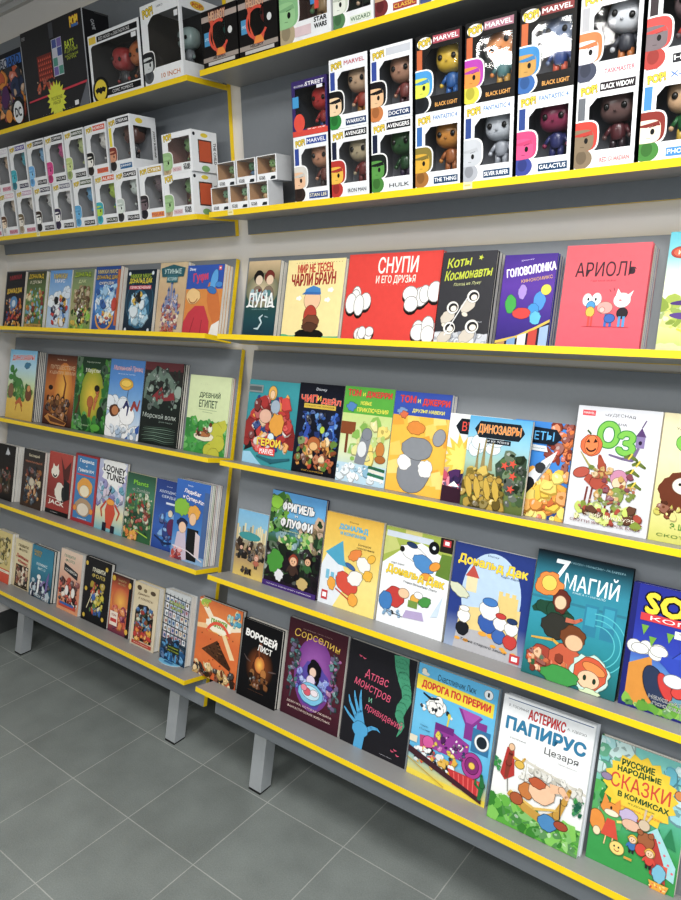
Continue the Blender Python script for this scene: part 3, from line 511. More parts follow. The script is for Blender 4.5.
def a36(c):
    c.bg('#3a7048', '#2c5840', '#4a8a6a', '#2f5a44'); c.t('Plants', .5, .87, .52, .08, '#8ad23a', out='#1c4020', bold=.05); c.t('vs Zombies', .52, .765, .62, .06, '#a8b8a8', out='#2c4034', bold=.03)
    c.mess(.06, .12, .94, .7, ['#6aa04a', '#a8bca0', '#3c6a34', '#c9b88a', '#8c4a34', '#2a4a34', '#d8d8c0', '#58784a', '#b0402c'], 66, .08, 44); c.mess(.05, .02, .5, .14, ['#e8862c', '#f0b03a'], 8, .08, 45); c.taper([(.4, .17, .02), (.9, .1, .03)], '#a8d23a')
def a37(c):
    c.bg('#1c4a9c', '#2a64b8', '#26509c', '#203f88'); c.t('Disney', .5, .91, .2, .03, '#e8f0f8'); c.t('ХОЛОДНОЕ', .48, .83, .7, .055, '#e4ecf6'); c.t('СЕРДЦЕ', .52, .76, .56, .055, '#e4ecf6'); c.rect(.42, .66, .85, .69, '#e0e8f4')
    c.mess(.3, .1, .9, .55, ['#2f7ac8', '#4a96dc', '#1c3f88', '#8ab8e8', '#5a2a6a'], 26, .14, 46); c.el(.7, .35, .16, .2, '#6a2a5c'); c.el(.62, .54, .08, .08, '#e8d8c0'); c.taper([(.1, .18, .04), (.5, .1, .06), (.9, .14, .04)], '#16305c')
def a38(c):
    c.bg('#8cb0d0', '#3a84c8', '#2464b4', '#2a6cc0'); c.t('Disney', .42, .94, .16, .035, '#ffffff'); c.t('ЛедиБаг', .5, .86, .5, .075, '#ffffff', out='#a83a6a', bold=.03, rot=-4, ow=.03); c.t('и Супер-Кот', .56, .775, .66, .075, '#ffffff', out='#a83a6a', bold=.03, rot=-6, ow=.03); c.rect(.86, .1, 1, .9, '#4a6a9c')
    c.el(.22, .66, .25, .17, '#8ac038', rough=.14, seed=8, n=30); c.el(.28, .46, .16, .1, '#1d2a52', rough=.1); c.el(.6, .62, .18, .15, '#e8a83a', rough=.1, n=28); c.el(.58, .54, .1, .12, '#eec39a')
    c.rect(.45, .03, .78, .42, '#16181c'); c.poly([(.1, .1), (.15, .34), (.4, .38), (.5, .02), (.2, .0)], '#cfc0d0'); c.el(.3, .41, .11, .11, '#f0c8a8'); c.poly([(.72, .1), (.7, .4), (.84, .36), (.86, .06)], '#d8c8cc'); c.mess(.0, .0, .3, .14, ['#c84a3a', '#e8a0a0', '#8c2a3c'], 9, .08, 47); c.taper([(.05, .16, .03), (.5, .14, .02), (.95, .06, .03)], '#e0d8dc')
def a39(c):
    c.bg('#e0c468', '#b89a6a', '#a89878', '#8fc0d8', '#7cb8dc'); R = random.Random(6)
    for i in range(16): x = i/16; h = R.uniform(.1, .26); c.rect(x, .55, x+.05, .55+h, R.choice(['#d8c08a', '#a8946a', '#e8d8a8', '#8a8a72'])); c.L -= .8
    c.L = math.ceil(c.L)+1
    c.el(.45, .62, .36, .1, '#3f9a9c'); c.mess(.05, .3, .95, .52, ['#3a3028', '#6b5440', '#2a2420', '#8c7a60'], 26, .1, 48)
    for x, y, k, h in ((.22, .3, .13, '#1c1814'), (.75, .16, .16, '#c98a6a'), (.5, .34, .1, '#2a1c14')): c.kid(x, y, k, h, '#e8b8a0', '#b86a50' if k > .15 else '#3a3a3c')
    c.mess(.3, .06, .6, .14, ['#2a1c10', '#4a3018'], 7, .07, 49)
def a40(c):
    c.bg('#2a1c30', '#2a2430', '#3c6a44', '#6ab0dc', '#5aa8e4'); c.mess(.0, .55, .3, .95, ['#2f5a2c', '#4a8a34', '#1c3a20', '#78b03c'], 26, .11, 50); c.mess(.65, .4, 1, .75, ['#b89a80', '#3a6a38', '#8a7a5a', '#24422a', '#d8b89a'], 24, .1, 51); c.el(.1, .88, .12, .09, '#8fc838', rough=.1)
    c.mess(.2, .4, .8, .6, ['#5aa84a', '#a8c86a', '#3c7a3c', '#7aa0a8', '#d8d8a0'], 30, .08, 52)
    c.mess(.0, .12, 1, .42, ['#16141a', '#241c24', '#3a5a34', '#1c2a1e'], 40, .12, 53)
    c.t('ФРИГИЕЛЬ', .53, .855, .58, .1, '#f0f0f0', out='#1c1c20', bold=.07, ow=.06); c.t('и', .5, .775, .05, .03, '#ffffff', out='#1c1c20'); c.t('ФЛУФФИ', .52, .69, .58, .1, '#f0f0f0', out='#1c1c20', bold=.07, ow=.06); c.t('Подземелье ужаса', .5, .61, .44, .03, '#d8f0c0', out='#2a3a24', ow=.03)
    c.el(.2, .27, .15, .17, '#4a9a38', rough=.14); c.kid(.54, .12, .17, '#9c3a1c', '#eab890', '#4a342c', '#1c1a18'); c.kid(.8, .2, .13, '#2a1c14', '#e0b088', '#3a6a3a'); c.el(.3, .14, .08, .08, '#e6e6ea', rough=.15); c.el(.74, .12, .1, .08, '#c9b070', rough=.1)
    c.rect(0, 0, 1, .055, '#4a2c7c'); c.t('ЧИТАЙТЕ НОВУЮ КНИГУ КОМИКСОВ', .5, .028, .84, .02, '#ffffff')
def a41(c):
    c.bg('#f6e080', '#f4e28a', '#ecc858', '#e6b63c'); c.poly([(0, 0), (0, .42), (.1, .58), (.38, .46), (.5, .3), (.28, .0)], '#e6ecf2'); c.poly([(.05, .56), (.34, .72), (.4, .52), (.5, .45), (.3, .46)], '#4aa8c8'); c.t('Disney', .5, .93, .16, .03, '#3a3a3a'); c.t('ДОНАЛЬД', .5, .865, .5, .065, '#58b8dc', out='#2a7ca8', bold=.05, ow=.03); c.t('И КОМПАНИЯ', .5, .8, .44, .045, '#58b8dc', out='#2a7ca8', bold=.05, ow=.03)
    c.t('Большое', .72, .72, .22, .03, '#4a4038', shear=.2); c.t('приключение', .74, .68, .3, .03, '#4a4038', shear=.2)
    for i in range(3): c.rect(.1+i*.09, .28-i*.02, .16+i*.09, .38-i*.02, '#78c0dc')
    # loose colour shapes in place of the tumbling birds
    c.el(.58, .6, .12, .07, '#e8862c', 30, rough=.12); c.el(.74, .52, .12, .1, '#f4f2ec', -30, rough=.08, seed=3); c.el(.86, .6, .07, .05, '#f0b82c', 40); c.el(.83, .42, .08, .07, '#f0b82c', 20, rough=.1)
    c.el(.48, .28, .2, .14, '#d8482c', -25, rough=.08, seed=5); c.el(.62, .36, .13, .1, '#f4f2ec', 20, rough=.08); c.el(.22, .24, .07, .09, '#f0a82c', 10, rough=.1); c.el(.62, .13, .08, .09, '#f0a82c', rough=.1, seed=6); c.line(.3, .2, .55, .12, .02, '#c03a24'); c.el(.52, .47, .09, .03, '#3a6aa8', -20)
    c.rect(.06, .05, .17, .15, '#c8323a'); c.rect(.08, .075, .15, .125, '#ffffff')
def a42(c):
    c.bg('#f0f4f8', '#f4f6f8', '#f0f2f2'); c.poly([(0, .62), (0, 1), (1, 1), (1, .78), (.55, .9), (.25, .78)], '#a8b850'); c.poly([(0, .7), (.25, .8), (.12, .95), (0, .94)], '#c8ce7a'); c.rect(.3, .9, .55, 1, '#d8d080'); c.rect(.02, .9, .72, .96, '#cfd8e4'); c.rect(.82, .86, 1, 1, '#2a2420'); c.rect(.86, .92, .97, .985, '#c8323a'); c.rect(.885, .935, .945, .97, '#ffffff')
    c.el(.74, .88, .07, .075, '#15181c'); c.el(.74, .88, .025, .025, '#dfe6ee'); c.poly([(.8, .62), (.86, .84), (1, .84), (1, .6)], '#6a8a34')
    c.el(.45, .78, .2, .09, '#f4f4f2', -12, rough=.08); c.el(.62, .7, .17, .1, '#4a8cc8', -20, rough=.07); c.el(.42, .86, .08, .03, '#27406a', -10); c.el(.68, .58, .08, .045, '#e89a24'); c.el(.78, .7, .08, .05, '#e89a24', 30); c.el(.28, .8, .03, .03, '#222')
    c.t('Карл Баркс', .24, .64, .2, .03, '#4a4a4a', shear=.2); c.t('Дональд Дак', .51, .555, .86, .095, '#f4d020', out='#7a8a3a', rot=-3, bold=.06, ow=.025); c.t('Утиная Волшебная Ловля', .6, .475, .5, .03, '#4a4a4a', rot=-2, shear=.2)
    c.el(.25, .3, .15, .13, '#c8342c', rough=.06); c.el(.12, .24, .1, .12, '#3a7fbf', rough=.06, seed=3); c.el(.38, .36, .08, .06, '#efc8a0'); c.el(.55, .33, .06, .06, '#e8b03a'); c.rect(.46, .24, .6, .31, '#7a9c4a'); c.el(.7, .33, .09, .06, '#4a9a48', 20, rough=.1); c.el(.6, .38, .06, .04, '#f2f2f0'); c.poly([(.4, .12), (.72, .14), (.68, .22), (.44, .2)], '#b8a8d0'); c.poly([(.8, .2), (.95, .44), (.9, .22)], '#cfe0ee'); c.mess(.1, .1, .35, .17, ['#333', '#8ab0d0'], 6, .03, 54); c.line(.15, .14, .4, .12, .008, '#333')
def a43(c):
    c.bg('#a0b0c8', '#24408c', '#1e3a88', '#243c84'); c.el(.52, .56, .37, .5, '#bcd4ec', n=36); c.poly([(.12, 0), (.15, .2), (.9, .24), (.95, 0)], '#b8b8bc'); c.poly([(.15, .2), (.9, .24), (.9, .5), (.15, .4)], '#e8d08a'); c.rect(.62, .4, .86, .6, '#e6cc80')
    for x in (.62, .7, .78): c.rect(x, .6, x+.05, .635, '#e6cc80'); c.L -= .8
    c.L = math.ceil(c.L)+1
    c.rect(.2, .56, .34, .7, '#e8dcb0'); c.poly([(.18, .7), (.36, .7), (.27, .82)], '#c04a3c'); c.t('Disney', .5, .93, .14, .03, '#2a3a5a'); c.t('Дональд Дак', .5, .84, .86, .095, '#f6d41e', out='#28408c', rot=-2, bold=.06, ow=.025); c.t('Карл Баркс', .74, .77, .24, .03, '#2a3a5a', shear=.2)
    # plain rounded colour shapes instead of the drawn family
    for x, y, r, top, bot in ((.53, .44, .15, '#3f7fc4', '#2f5fae'), (.22, .32, .1, '#f4f2ee', '#23262c'), (.68, .34, .1, '#c8342c', '#3a6ab4'), (.82, .32, .1, '#27406a', '#c8342c')):
        c.el(x, y-.12, r*.8, r*.8, bot, rough=.04); c.el(x, y, r*.8, r*.75, '#f4f2ec', rough=.05); c.el(x, y+.07, r*.6, r*.3, top); c.el(x-.05, y-.24+(.15-r)*.3, r*.36, r*.18, '#eea628'); c.el(x+.06, y-.24+(.15-r)*.3, r*.36, r*.18, '#eea628')
    c.el(.12, .55, .14, .06, '#d8dcc0', -25, rough=.1); c.t('Тайна старого замка', .5, .09, .58, .04, '#2a2c34', rot=-2, shear=.2); c.rect(.84, .02, .96, .1, '#c8323a'); c.rect(.865, .04, .935, .08, '#ffffff')
def a44(c):
    c.bg('#1c6a6c', '#1f8a94', '#2a98ac', '#2c8ea4', '#10222c'); c.rect(0, .62, 1, .64, '#2c7f94'); c.rect(.58, .42, .72, .66, '#2784a0'); c.rect(.76, .42, .9, .68, '#2784a0'); c.rect(.6, .5, .7, .64, '#33a0b8'); c.rect(.78, .52, .88, .66, '#33a0b8')
    for r in (.3, .24, .18): c.arc(.74, .38, r, r+.01, -80, 100, '#5ac4cc', 16)
    c.t('ГАССЕН • МАНЬЕЗАН • ЛА БАРБЕРА', .65, .945, .56, .022, '#9cc8d4'); c.t('7', .27, .85, .14, .22, '#f2f8fa', bold=.02, shear=.15); c.t('МАГИЙ', .61, .815, .56, .17, '#f0f8fa', bold=.01); c.t('КНИГА 1 • НАЧАЛО', .6, .72, .34, .022, '#cfeaf0')
    c.el(.17, .74, .14, .13, '#e8862c', rough=.16, n=26, seed=2); c.el(.17, .75, .08, .08, '#f8cc50'); c.taper([(.03, .52, .05), (.12, .56, .12), (.28, .55, .2), (.42, .5, .14)], '#24503c'); c.el(.3, .43, .15, .13, '#3a3a34', rough=.08); c.el(.33, .63, .09, .12, '#6b2c20', rough=.1); c.el(.32, .62, .06, .07, '#f0c4a0'); c.taper([(.4, .5, .05), (.5, .5, .04), (.56, .53, .03)], '#c86a4c')
    c.taper([(.06, .3, .02), (.3, .32, .03), (.4, .28, .03)], '#d8a83a'); c.el(.2, .15, .16, .14, '#a8402c', rough=.1); c.el(.45, .2, .17, .15, '#c85a34', rough=.08); c.el(.5, .38, .13, .12, '#7a4420', rough=.1); c.el(.52, .34, .09, .08, '#eebb92'); c.mess(.08, .05, .45, .2, ['#8c3c24', '#d8703c', '#3a6a44', '#e8b080'], 16, .06, 55)
    c.el(.72, .14, .2, .2, '#c4e6d8', rough=.1, n=30); c.el(.73, .15, .165, .16, '#d2562a', rough=.06); c.el(.76, .19, .12, .05, '#e88a3c', -15); c.el(.72, .1, .11, .09, '#f3c6a0'); c.el(.68, .11, .018, .03, '#27402c'); c.el(.78, .1, .018, .03, '#27402c'); c.el(.42, .06, .2, .1, '#3f9a4a', rough=.1); c.el(.75, .0, .1, .05, '#cfe0b8', rough=.2)
def a45(c):
    c.bg('#6a8a3a', '#6aa8d8', '#2440b8', '#1f2ea0', '#1c2a98'); c.rect(0, 0, .055, 1, '#1c2478'); c.rect(0, 0, 1, .03, '#1c2478')
    c.poly([(.05, .03), (.05, .35), (.25, .45), (.3, .1), (.28, .03)], '#d8902c'); c.poly([(.6, .03), (.62, .3), (1, .35), (1, .03)], '#d07a34'); c.cloud(.22, .48, .14, '#f2f2ee', 6); c.mess(.07, .03, 1, .09, ['#6aa83a', '#8ac048', '#4a8a34'], 18, .08, 56)
    c.t('SONIC', .56, .86, .84, .15, '#f6d81e', out='#16181c', bold=.08, ow=.09); c.rect(.1, .715, 1, .775, '#d8303a'); c.t('КОМИКС', .56, .745, .74, .04, '#ffffff', bold=.03); c.rect(.42, .63, .72, .69, '#f4f4f0'); c.t('ТОМ 1', .57, .66, .22, .035, '#22242a', bold=.04)
    for x, y in ((.12, .68), (.35, .66), (.2, .6)): c.poly([(x, y), (x+.07, y), (x+.03, y-.08)], '#7ab03c')
    # plain blue, white and red shapes instead of the drawn runner
    c.el(.68, .43, .26, .17, '#2a50cc', rough=.05, seed=4); c.el(.62, .38, .3, .1, '#2446bc', -15, rough=.06); c.el(.78, .34, .12, .08, '#f0ead8', rough=.06); c.el(.9, .25, .1, .08, '#f4f4f2', rough=.05); c.el(.32, .22, .1, .2, '#33405e', 25); c.el(.4, .24, .05, .13, '#d0322c', 25); c.el(.52, .22, .06, .05, '#d83a30'); c.el(.47, .3, .09, .06, '#e8eef4')
    c.t('НЕЖЕЛАТЕЛЬНЫЕ', .55, .13, .56, .032, '#20242c', out='#f4f4f0', rot=-2, ow=.05); c.t('ПОСЛЕДСТВИЯ', .55, .085, .48, .032, '#20242c', out='#f4f4f0', rot=-2, ow=.05)
def a46(c):
    c.bg('#d8502c', '#d8502c', '#d8c27a', '#dcc880', '#e0cc88'); c.hill(1.1, .01, '#d8c684', 2, y0=.27); c.mess(.1, .4, .9, .9, ['#b8a860', '#5a5a34', '#e8dca8', '#8a7a40'], 26, .11, 57); c.rect(0, .2, 1, .25, '#f0e8d0'); c.t('КОМИКС', .5, .225, .6, .03, '#5a2a1c')
def a47(c):
    c.bg('#d8c8a0', '#e2d6b0', '#e0d2a8'); c.rect(.12, .05, .9, .48, '#3a2c24'); c.mess(.2, .08, .84, .44, ['#c8a888', '#e8d8c0', '#8c4a3c', '#2a2420', '#a8704c'], 30, .1, 58); c.t('ГРАВИТИ', .5, .88, .6, .07, '#6a5a3a'); c.t('ФОЛЗ', .5, .8, .5, .06, '#6a5a3a'); c.t('Дневник', .5, .64, .76, .1, '#b83a2c', rot=-6, bold=.04); c.t('комикс', .55, .54, .6, .07, '#b83a2c', rot=-6, bold=.04); c.rect(.12, .02, .95, .05, '#2a2420')
def a48(c):
    c.bg('#3a5a6c', '#2c7088', '#2f8aa4', '#2c7f9c'); c.t('ГРАВИТИ', .26, .88, .36, .06, '#c8a850', out='#1c4450', bold=.03); c.t('ФОЛЗ', .26, .82, .3, .05, '#c8a850', out='#1c4450', bold=.03); c.t('КОМИКС', .5, .66, .5, .055, '#e8f2f4', bold=.03); c.t('ВЫП. 13', .5, .58, .34, .05, '#d8eaec', bold=.03)
    c.mess(.1, .06, .9, .34, ['#2a3a5c', '#e8e8ec', '#8a7ab0', '#1e2c44', '#c8d8e0'], 26, .1, 59); c.taper([(.4, .1, .06), (.42, .3, .1), (.44, .44, .08)], '#f2f2f0'); c.el(.42, .42, .09, .06, '#f2f2f0'); c.taper([(.78, .2, .08), (.82, .42, .1), (.86, .56, .03)], '#7a6aa8')
    c.t('КАЗУ КИБУ', .6, .05, .7, .06, '#e8eef0', rot=-4, bold=.04)
def a49(c):
    c.bg('#e8a070', '#d88a6a', '#e0b8a0', '#e4cdb8'); c.t('ГРАВИТИ', .42, .9, .5, .06, '#5a7a58', out='#e8e0d0'); c.t('ФОЛЗ', .45, .83, .42, .06, '#5a7a58', out='#e8e0d0'); c.poly([(.2, .66), (.85, .56), (.85, .68), (.2, .78)], '#2a2c34'); c.t('КОМИКСЫ', .53, .67, .54, .055, '#e8e4dc', rot=-7, bold=.03); c.mess(.1, .12, .9, .52, ['#8c2c24', '#1c1a1c', '#c84a34', '#f0e0d0', '#5a2420'], 36, .1, 60); c.el(.42, .35, .08, .13, '#f0ece6'); c.el(.72, .34, .08, .13, '#f0ece6'); c.rect(.1, .06, .9, .13, '#c8482c'); c.rect(.15, .1, .8, .14, '#3a6ab0')
def a50(c):
    c.bg('#17181c', '#1c1c20', '#15161a'); c.t('ГРАВИТИ', .55, .83, .48, .075, '#e6e2c8', bold=.05); c.t('ФОЛЗ', .55, .74, .5, .07, '#c8b45a', bold=.05); c.mess(.3, .18, .8, .62, ['#d8c83a', '#3a6ab4', '#e8e0b8', '#b8a030', '#c8502c', '#6a8a4a'], 36, .085, 61); c.line(.4, .5, .2, .2, .03, '#d8d0a8')
    for x, y in ((.08, .9), (.85, .9), (.12, .08), (.85, .12), (.12, .5)): c.el(x, y, .05, .05, '#d8b83a')
def a51(c):
    c.bg('#6a2a48', '#c85a3c', '#e08a34', '#c85a2c', '#3a1c18'); c.el(.5, .55, .42, .42, '#c86030', col2='#f6bc48'); c.t('ГРАВИТИ', .48, .91, .4, .05, '#d8b880', out='#4a2a20'); c.t('ФОЛЗ', .48, .85, .34, .05, '#d8b880', out='#4a2a20'); c.mess(.2, .1, .9, .45, ['#a83a5c', '#7a2c50', '#d8603c', '#e8944a'], 22, .12, 62); c.rect(.06, .12, .44, .36, '#efe0d0'); c.rect(.1, .18, .4, .24, '#c8302c'); c.t('ТОМ', .25, .3, .22, .05, '#a82a2c', bold=.04); c.rect(.86, .0, 1, 1, '#1c1a1c'); c.el(.88, .88, .07, .09, '#e8b83a'); c.el(.1, .92, .09, .08, '#d8b02c'); c.el(.9, .1, .07, .08, '#e8b83a')
def a52(c):
    c.bg('#d8cab0', '#e0d2b4', '#d6c6a2'); c.t('Дневник', .4, .83, .5, .06, '#6a5238', rot=2, shear=.2); c.t('и комиксы', .5, .76, .6, .05, '#6a5238', shear=.2); c.el(.2, .92, .09, .06, '#5a4a3a'); c.el(.46, .9, .06, .04, '#8a7a5c'); c.el(.78, .9, .1, .05, '#5a4a3a')
    c.poly([(.12, .1), (.12, .56), (.25, .66), (.6, .68), (.82, .6), (.88, .5), (.88, .1)], '#2a2420'); c.mess(.2, .14, .82, .62, ['#5a8aa8', '#c8c8b0', '#3a5a3c', '#8a5a34', '#a83c2c', '#e8dcc0', '#4a7ab0', '#2a2c2c'], 50, .09, 63); c.mess(.18, .12, .82, .28, ['#c8342c', '#e8902c', '#f0b83a', '#a8281c'], 22, .1, 64); c.rect(.1, .03, .92, .085, '#b8402c'); c.t('КОМИКС', .5, .057, .6, .03, '#f0e4cc')
def a53(c):
    c.bg('#1c3a58', '#2c4a60', '#c8ccd0', '#d4d6d8', '#c8cccc'); R = random.Random(4)
    for i in range(6):
        for j in range(6): c.rect(.05+.155*i, .3+.105*j, .18+.155*i, .385+.105*j, R.choice(['#e8e8ea', '#c8b8c8', '#b0c0d0', '#e0d8cc', '#d8dce0'])); c.el(.115+.155*i, .34+.105*j, .03, .035, R.choice(['#7a8a9c', '#a86a6a', '#4a6a9c', '#8c7a5c', '#c8a890'])); c.L -= 1.8
    c.L = math.ceil(c.L)+2
    for j in range(7): c.line(0, .3+.105*j, 1, .27+.105*j, .022, '#23303c')
    for i in range(7): c.line(.03+.155*i, .25, .05+.155*i, .95, .018, '#23303c')
    c.t('ГРАВИТИ', .5, .83, .56, .07, '#b8c878', out='#3a4a34', bold=.05); c.t('ФОЛЗ', .52, .76, .42, .06, '#b8c878', out='#3a4a34', bold=.05)
    c.mess(.05, .05, .95, .3, ['#1e5a8c', '#2f7ab0', '#16304c', '#58a0d0', '#3c3a4c'], 26, .12, 65); c.rect(.3, .14, .78, .24, '#2a3a24'); c.t('НОВЫЕ', .54, .21, .4, .035, '#c8d23a', bold=.03); c.t('ИСТОРИИ', .54, .165, .42, .035, '#c8d23a', bold=.03); c.taper([(.4, .02, .06), (.42, .12, .05)], '#4a9ccc'); c.taper([(.66, .02, .06), (.66, .12, .05)], '#4a9ccc')
def a54(c):
    c.bg('#d8601c', '#e27422', '#dc6a20', '#e88838', '#d8702c'); c.poly([(0, .96), (.1, 1), (.5, .7), (.4, .66)], '#f6e6c8'); c.poly([(.98, .82), (1, .74), (.5, .62), (.46, .68)], '#f6e6c8'); c.poly([(0, .6), (0, .66), (.45, .72), (.4, .64)], '#f6ce98'); c.poly([(.82, .34), (.92, .36), (.62, .68), (.54, .66)], '#f4d8a8'); c.mess(.6, .78, .98, .95, ['#5ab0c8', '#a8d8d0', '#3a8ab0', '#e8d090'], 10, .06, 66); c.mess(.0, .88, .25, .99, ['#a8c84a', '#e0b83a'], 7, .06, 67)
    c.el(.5, .71, .3, .13, '#fbf2dc', rough=.1); c.t('ГРАВИТИ', .5, .75, .36, .055, '#8ab83a', out='#3a6a4c', bold=.05); c.t('ФОЛЗ', .52, .7, .28, .045, '#8ab83a', out='#3a6a4c', bold=.05); c.arc(.5, .52, .25, .3, 20, 160, '#e8502c', 14); c.t('ПОТЕРЯННЫЕ ЛЕГЕНДЫ', .5, .61, .5, .03, '#f8d860', bold=.03)
    c.poly([(.16, .34), (.5, .52), (.86, .24), (.84, .2)], '#4a2c1a'); c.poly([(.16, .34), (.5, .52), (.58, .26)], '#5c3820'); R = random.Random(3)
    for i in range(26):
        t = R.random(); u = R.random()*(1-t); x = .2+t*.3+u*.56; y = .34+t*.16-u*.1; c.poly([(x, y), (x+.05, y+.005), (x+.04, y-.02)], R.choice(['#2a1a10', '#7a5430', '#38220f'])); c.L -= .8
    c.L = math.ceil(c.L)+1
    for i in range(12): c.el(R.uniform(.1, .95), R.uniform(.2, .6), .012, .012, '#7a3410', n=6); c.L -= .8
    c.L = math.ceil(c.L)+1; c.mess(.0, .0, .95, .16, ['#2a1c14', '#e8c88c', '#7a3c1c', '#c8a05a', '#3a2a20', '#f0dcb0'], 36, .075, 68)
def a55(c):
    c.bg('#0c0c10', '#121218', '#0c0c10'); c.el(.52, .45, .36, .4, '#14100e', col2='#a8581c', n=30); c.taper([(.5, .28, .3), (.5, .42, .34), (.5, .56, .2), (.48, .66, .1)], '#5a2c10'); c.el(.52, .48, .13, .16, '#c8681c', col2='#fbc850'); c.taper([(.5, .56, .02), (.47, .68, .06), (.5, .73, .08)], '#8a4a24'); c.el(.35, .35, .06, .07, '#9c6a3a'); c.el(.64, .38, .07, .09, '#b87834'); c.el(.62, .3, .05, .06, '#3a2a20')
    c.taper([(.1, .55, .01), (.18, .5, .03), (.28, .48, .02)], '#6a5a58'); c.taper([(.95, .46, .01), (.86, .45, .03), (.76, .44, .02)], '#6a5a58'); c.mess(.3, .2, .75, .34, ['#2a1c14', '#6b3a1c', '#12100e', '#8c5a2c'], 20, .07, 69)
    c.t('ВОРОБЕЙ', .5, .83, .8, .13, '#f4f2ee', rot=-5, bold=.07); c.t('ЛИСТ', .62, .69, .36, .09, '#f4f2ee', rot=-3, bold=.05); c.t('графический роман', .5, .13, .4, .018, '#8a5a3c')
def a56(c):
    c.bg('#431a2a', '#5a2234', '#52202e', '#4a1e2c'); c.el(.5, .5, .33, .5, '#7a3a8c', col2='#b06ac0', n=30); c.el(.5, .4, .28, .3, '#5a4aa8', rough=.1)
    c.t('Сорселин', .5, .84, .78, .11, '#e8c24a', shear=.05, bold=.0, arch=.25, rot=-3); c.t('СИЛЬВИЯ ДУЙЕ • ПАОЛА АНТИСТА', .5, .925, .5, .016, '#c8a89a')
    R = random.Random(8)
    for sx in (-1, 1):
        c.taper([(.5+sx*.3, .78, .02), (.5+sx*.4, .68, .035), (.5+sx*.33, .56, .03), (.5+sx*.42, .44, .035), (.5+sx*.34, .32, .03), (.5+sx*.36, .2, .02)], '#4a5a5c')
    c.mess(.08, .25, .24, .78, ['#3a5a5c', '#7a6a8c', '#2a3a44', '#5a8a8c', '#a86a9c'], 22, .045, 70); c.mess(.78, .25, .94, .78, ['#3a5a5c', '#7a6a8c', '#2a3a44', '#5a8a8c', '#a86a9c'], 22, .045, 71); c.mess(.2, .3, .8, .5, ['#6a7ad0', '#8a9ae0', '#5a3a9c', '#a8b8ec'], 22, .05, 72)
    c.el(.52, .55, .11, .13, '#17121c', rough=.06); c.el(.5, .63, .05, .035, '#17121c'); c.el(.5, .53, .055, .06, '#f0cdb8'); c.taper([(.58, .55, .05), (.6, .46, .04), (.57, .4, .03)], '#17121c'); c.el(.48, .44, .07, .07, '#e8d8ec'); c.el(.5, .31, .21, .14, '#7ac4e4', rough=.04); c.el(.5, .32, .15, .09, '#c0e4f2'); c.el(.44, .32, .06, .05, '#d8566a'); c.el(.56, .33, .06, .04, '#f2e6ec'); c.el(.38, .35, .05, .04, '#e88aa0')
    c.t('ДЕВОЧКА, КОТОРАЯ ЛЮБИЛА', .5, .155, .78, .034, '#f0dcd0', bold=.03); c.t('ФАНТАСТИЧЕСКИХ ЖИВОТНЫХ', .5, .105, .74, .034, '#f0dcd0', bold=.03)
def a57(c):
    c.bg('#25242a', '#26252b'); 
    c.taper([(.78, 1.0, .22), (.8, .9, .2), (.84, .8, .17), (.9, .7, .14), (.92, .62, .13), (.86, .53, .14), (.84, .46, .12), (.89, .38, .08), (.88, .32, .04), (.84, .26, .01)], '#4aa07c')
    R = random.Random(2)
    for i in range(13):
        for j in range(3):
            y = .95-i*.045; x = {0: .78, 1: .79, 2: .81, 3: .84, 4: .88, 5: .91, 6: .92, 7: .9, 8: .87, 9: .85, 10: .845, 11: .87, 12: .885}[i]; q = .055*(1-i*.05); c.arc(x+(j-1)*q*.95, y, q*.42, q*.5, 180, 360, '#2f7a5c', 5); c.L -= .9
    c.L = math.ceil(c.L)+1
    c.t('Атлас', .46, .72, .36, .1, '#e0567a', shear=.1, rot=-3, bold=-.005); c.t('монстров', .41, .585, .56, .1, '#e0567a', shear=.1, rot=-8, bold=-.005); c.t('и', .4, .49, .05, .05, '#7ac0a0'); c.t('привидений', .62, .385, .56, .1, '#e0567a', shear=.1, rot=-8, bold=-.005)
    for p in ([(.3, .16, .09), (.24, .22, .05), (.1, .28, .035), (.02, .33, .02)], [(.3, .2, .08), (.2, .3, .05), (.1, .4, .035), (.07, .46, .015)], [(.31, .22, .08), (.24, .34, .05), (.17, .46, .035), (.15, .52, .015)], [(.33, .22, .08), (.28, .36, .05), (.25, .48, .035), (.25, .55, .015)], [(.34, .2, .1), (.4, .2, .06), (.47, .24, .05), (.55, .25, .03), (.6, .23, .008)]): c.taper(p, '#4aa8d8')
    c.el(.3, .18, .12, .1, '#4aa8d8', rough=.04); c.poly([(.22, .0), (.36, .0), (.38, .16), (.24, .16)], '#4aa8d8')
    for x, y in ((.16, .88), (.22, .87), (.28, .72), (.78, .12), (.86, .1), (.82, .14)): c.taper([(x, y, .006), (x+.02, y-.012, .02), (x+.05, y-.006, .005)], '#e0567a')
    c.t('Карола Марти', .72, .04, .18, .014, '#c8c8d0')
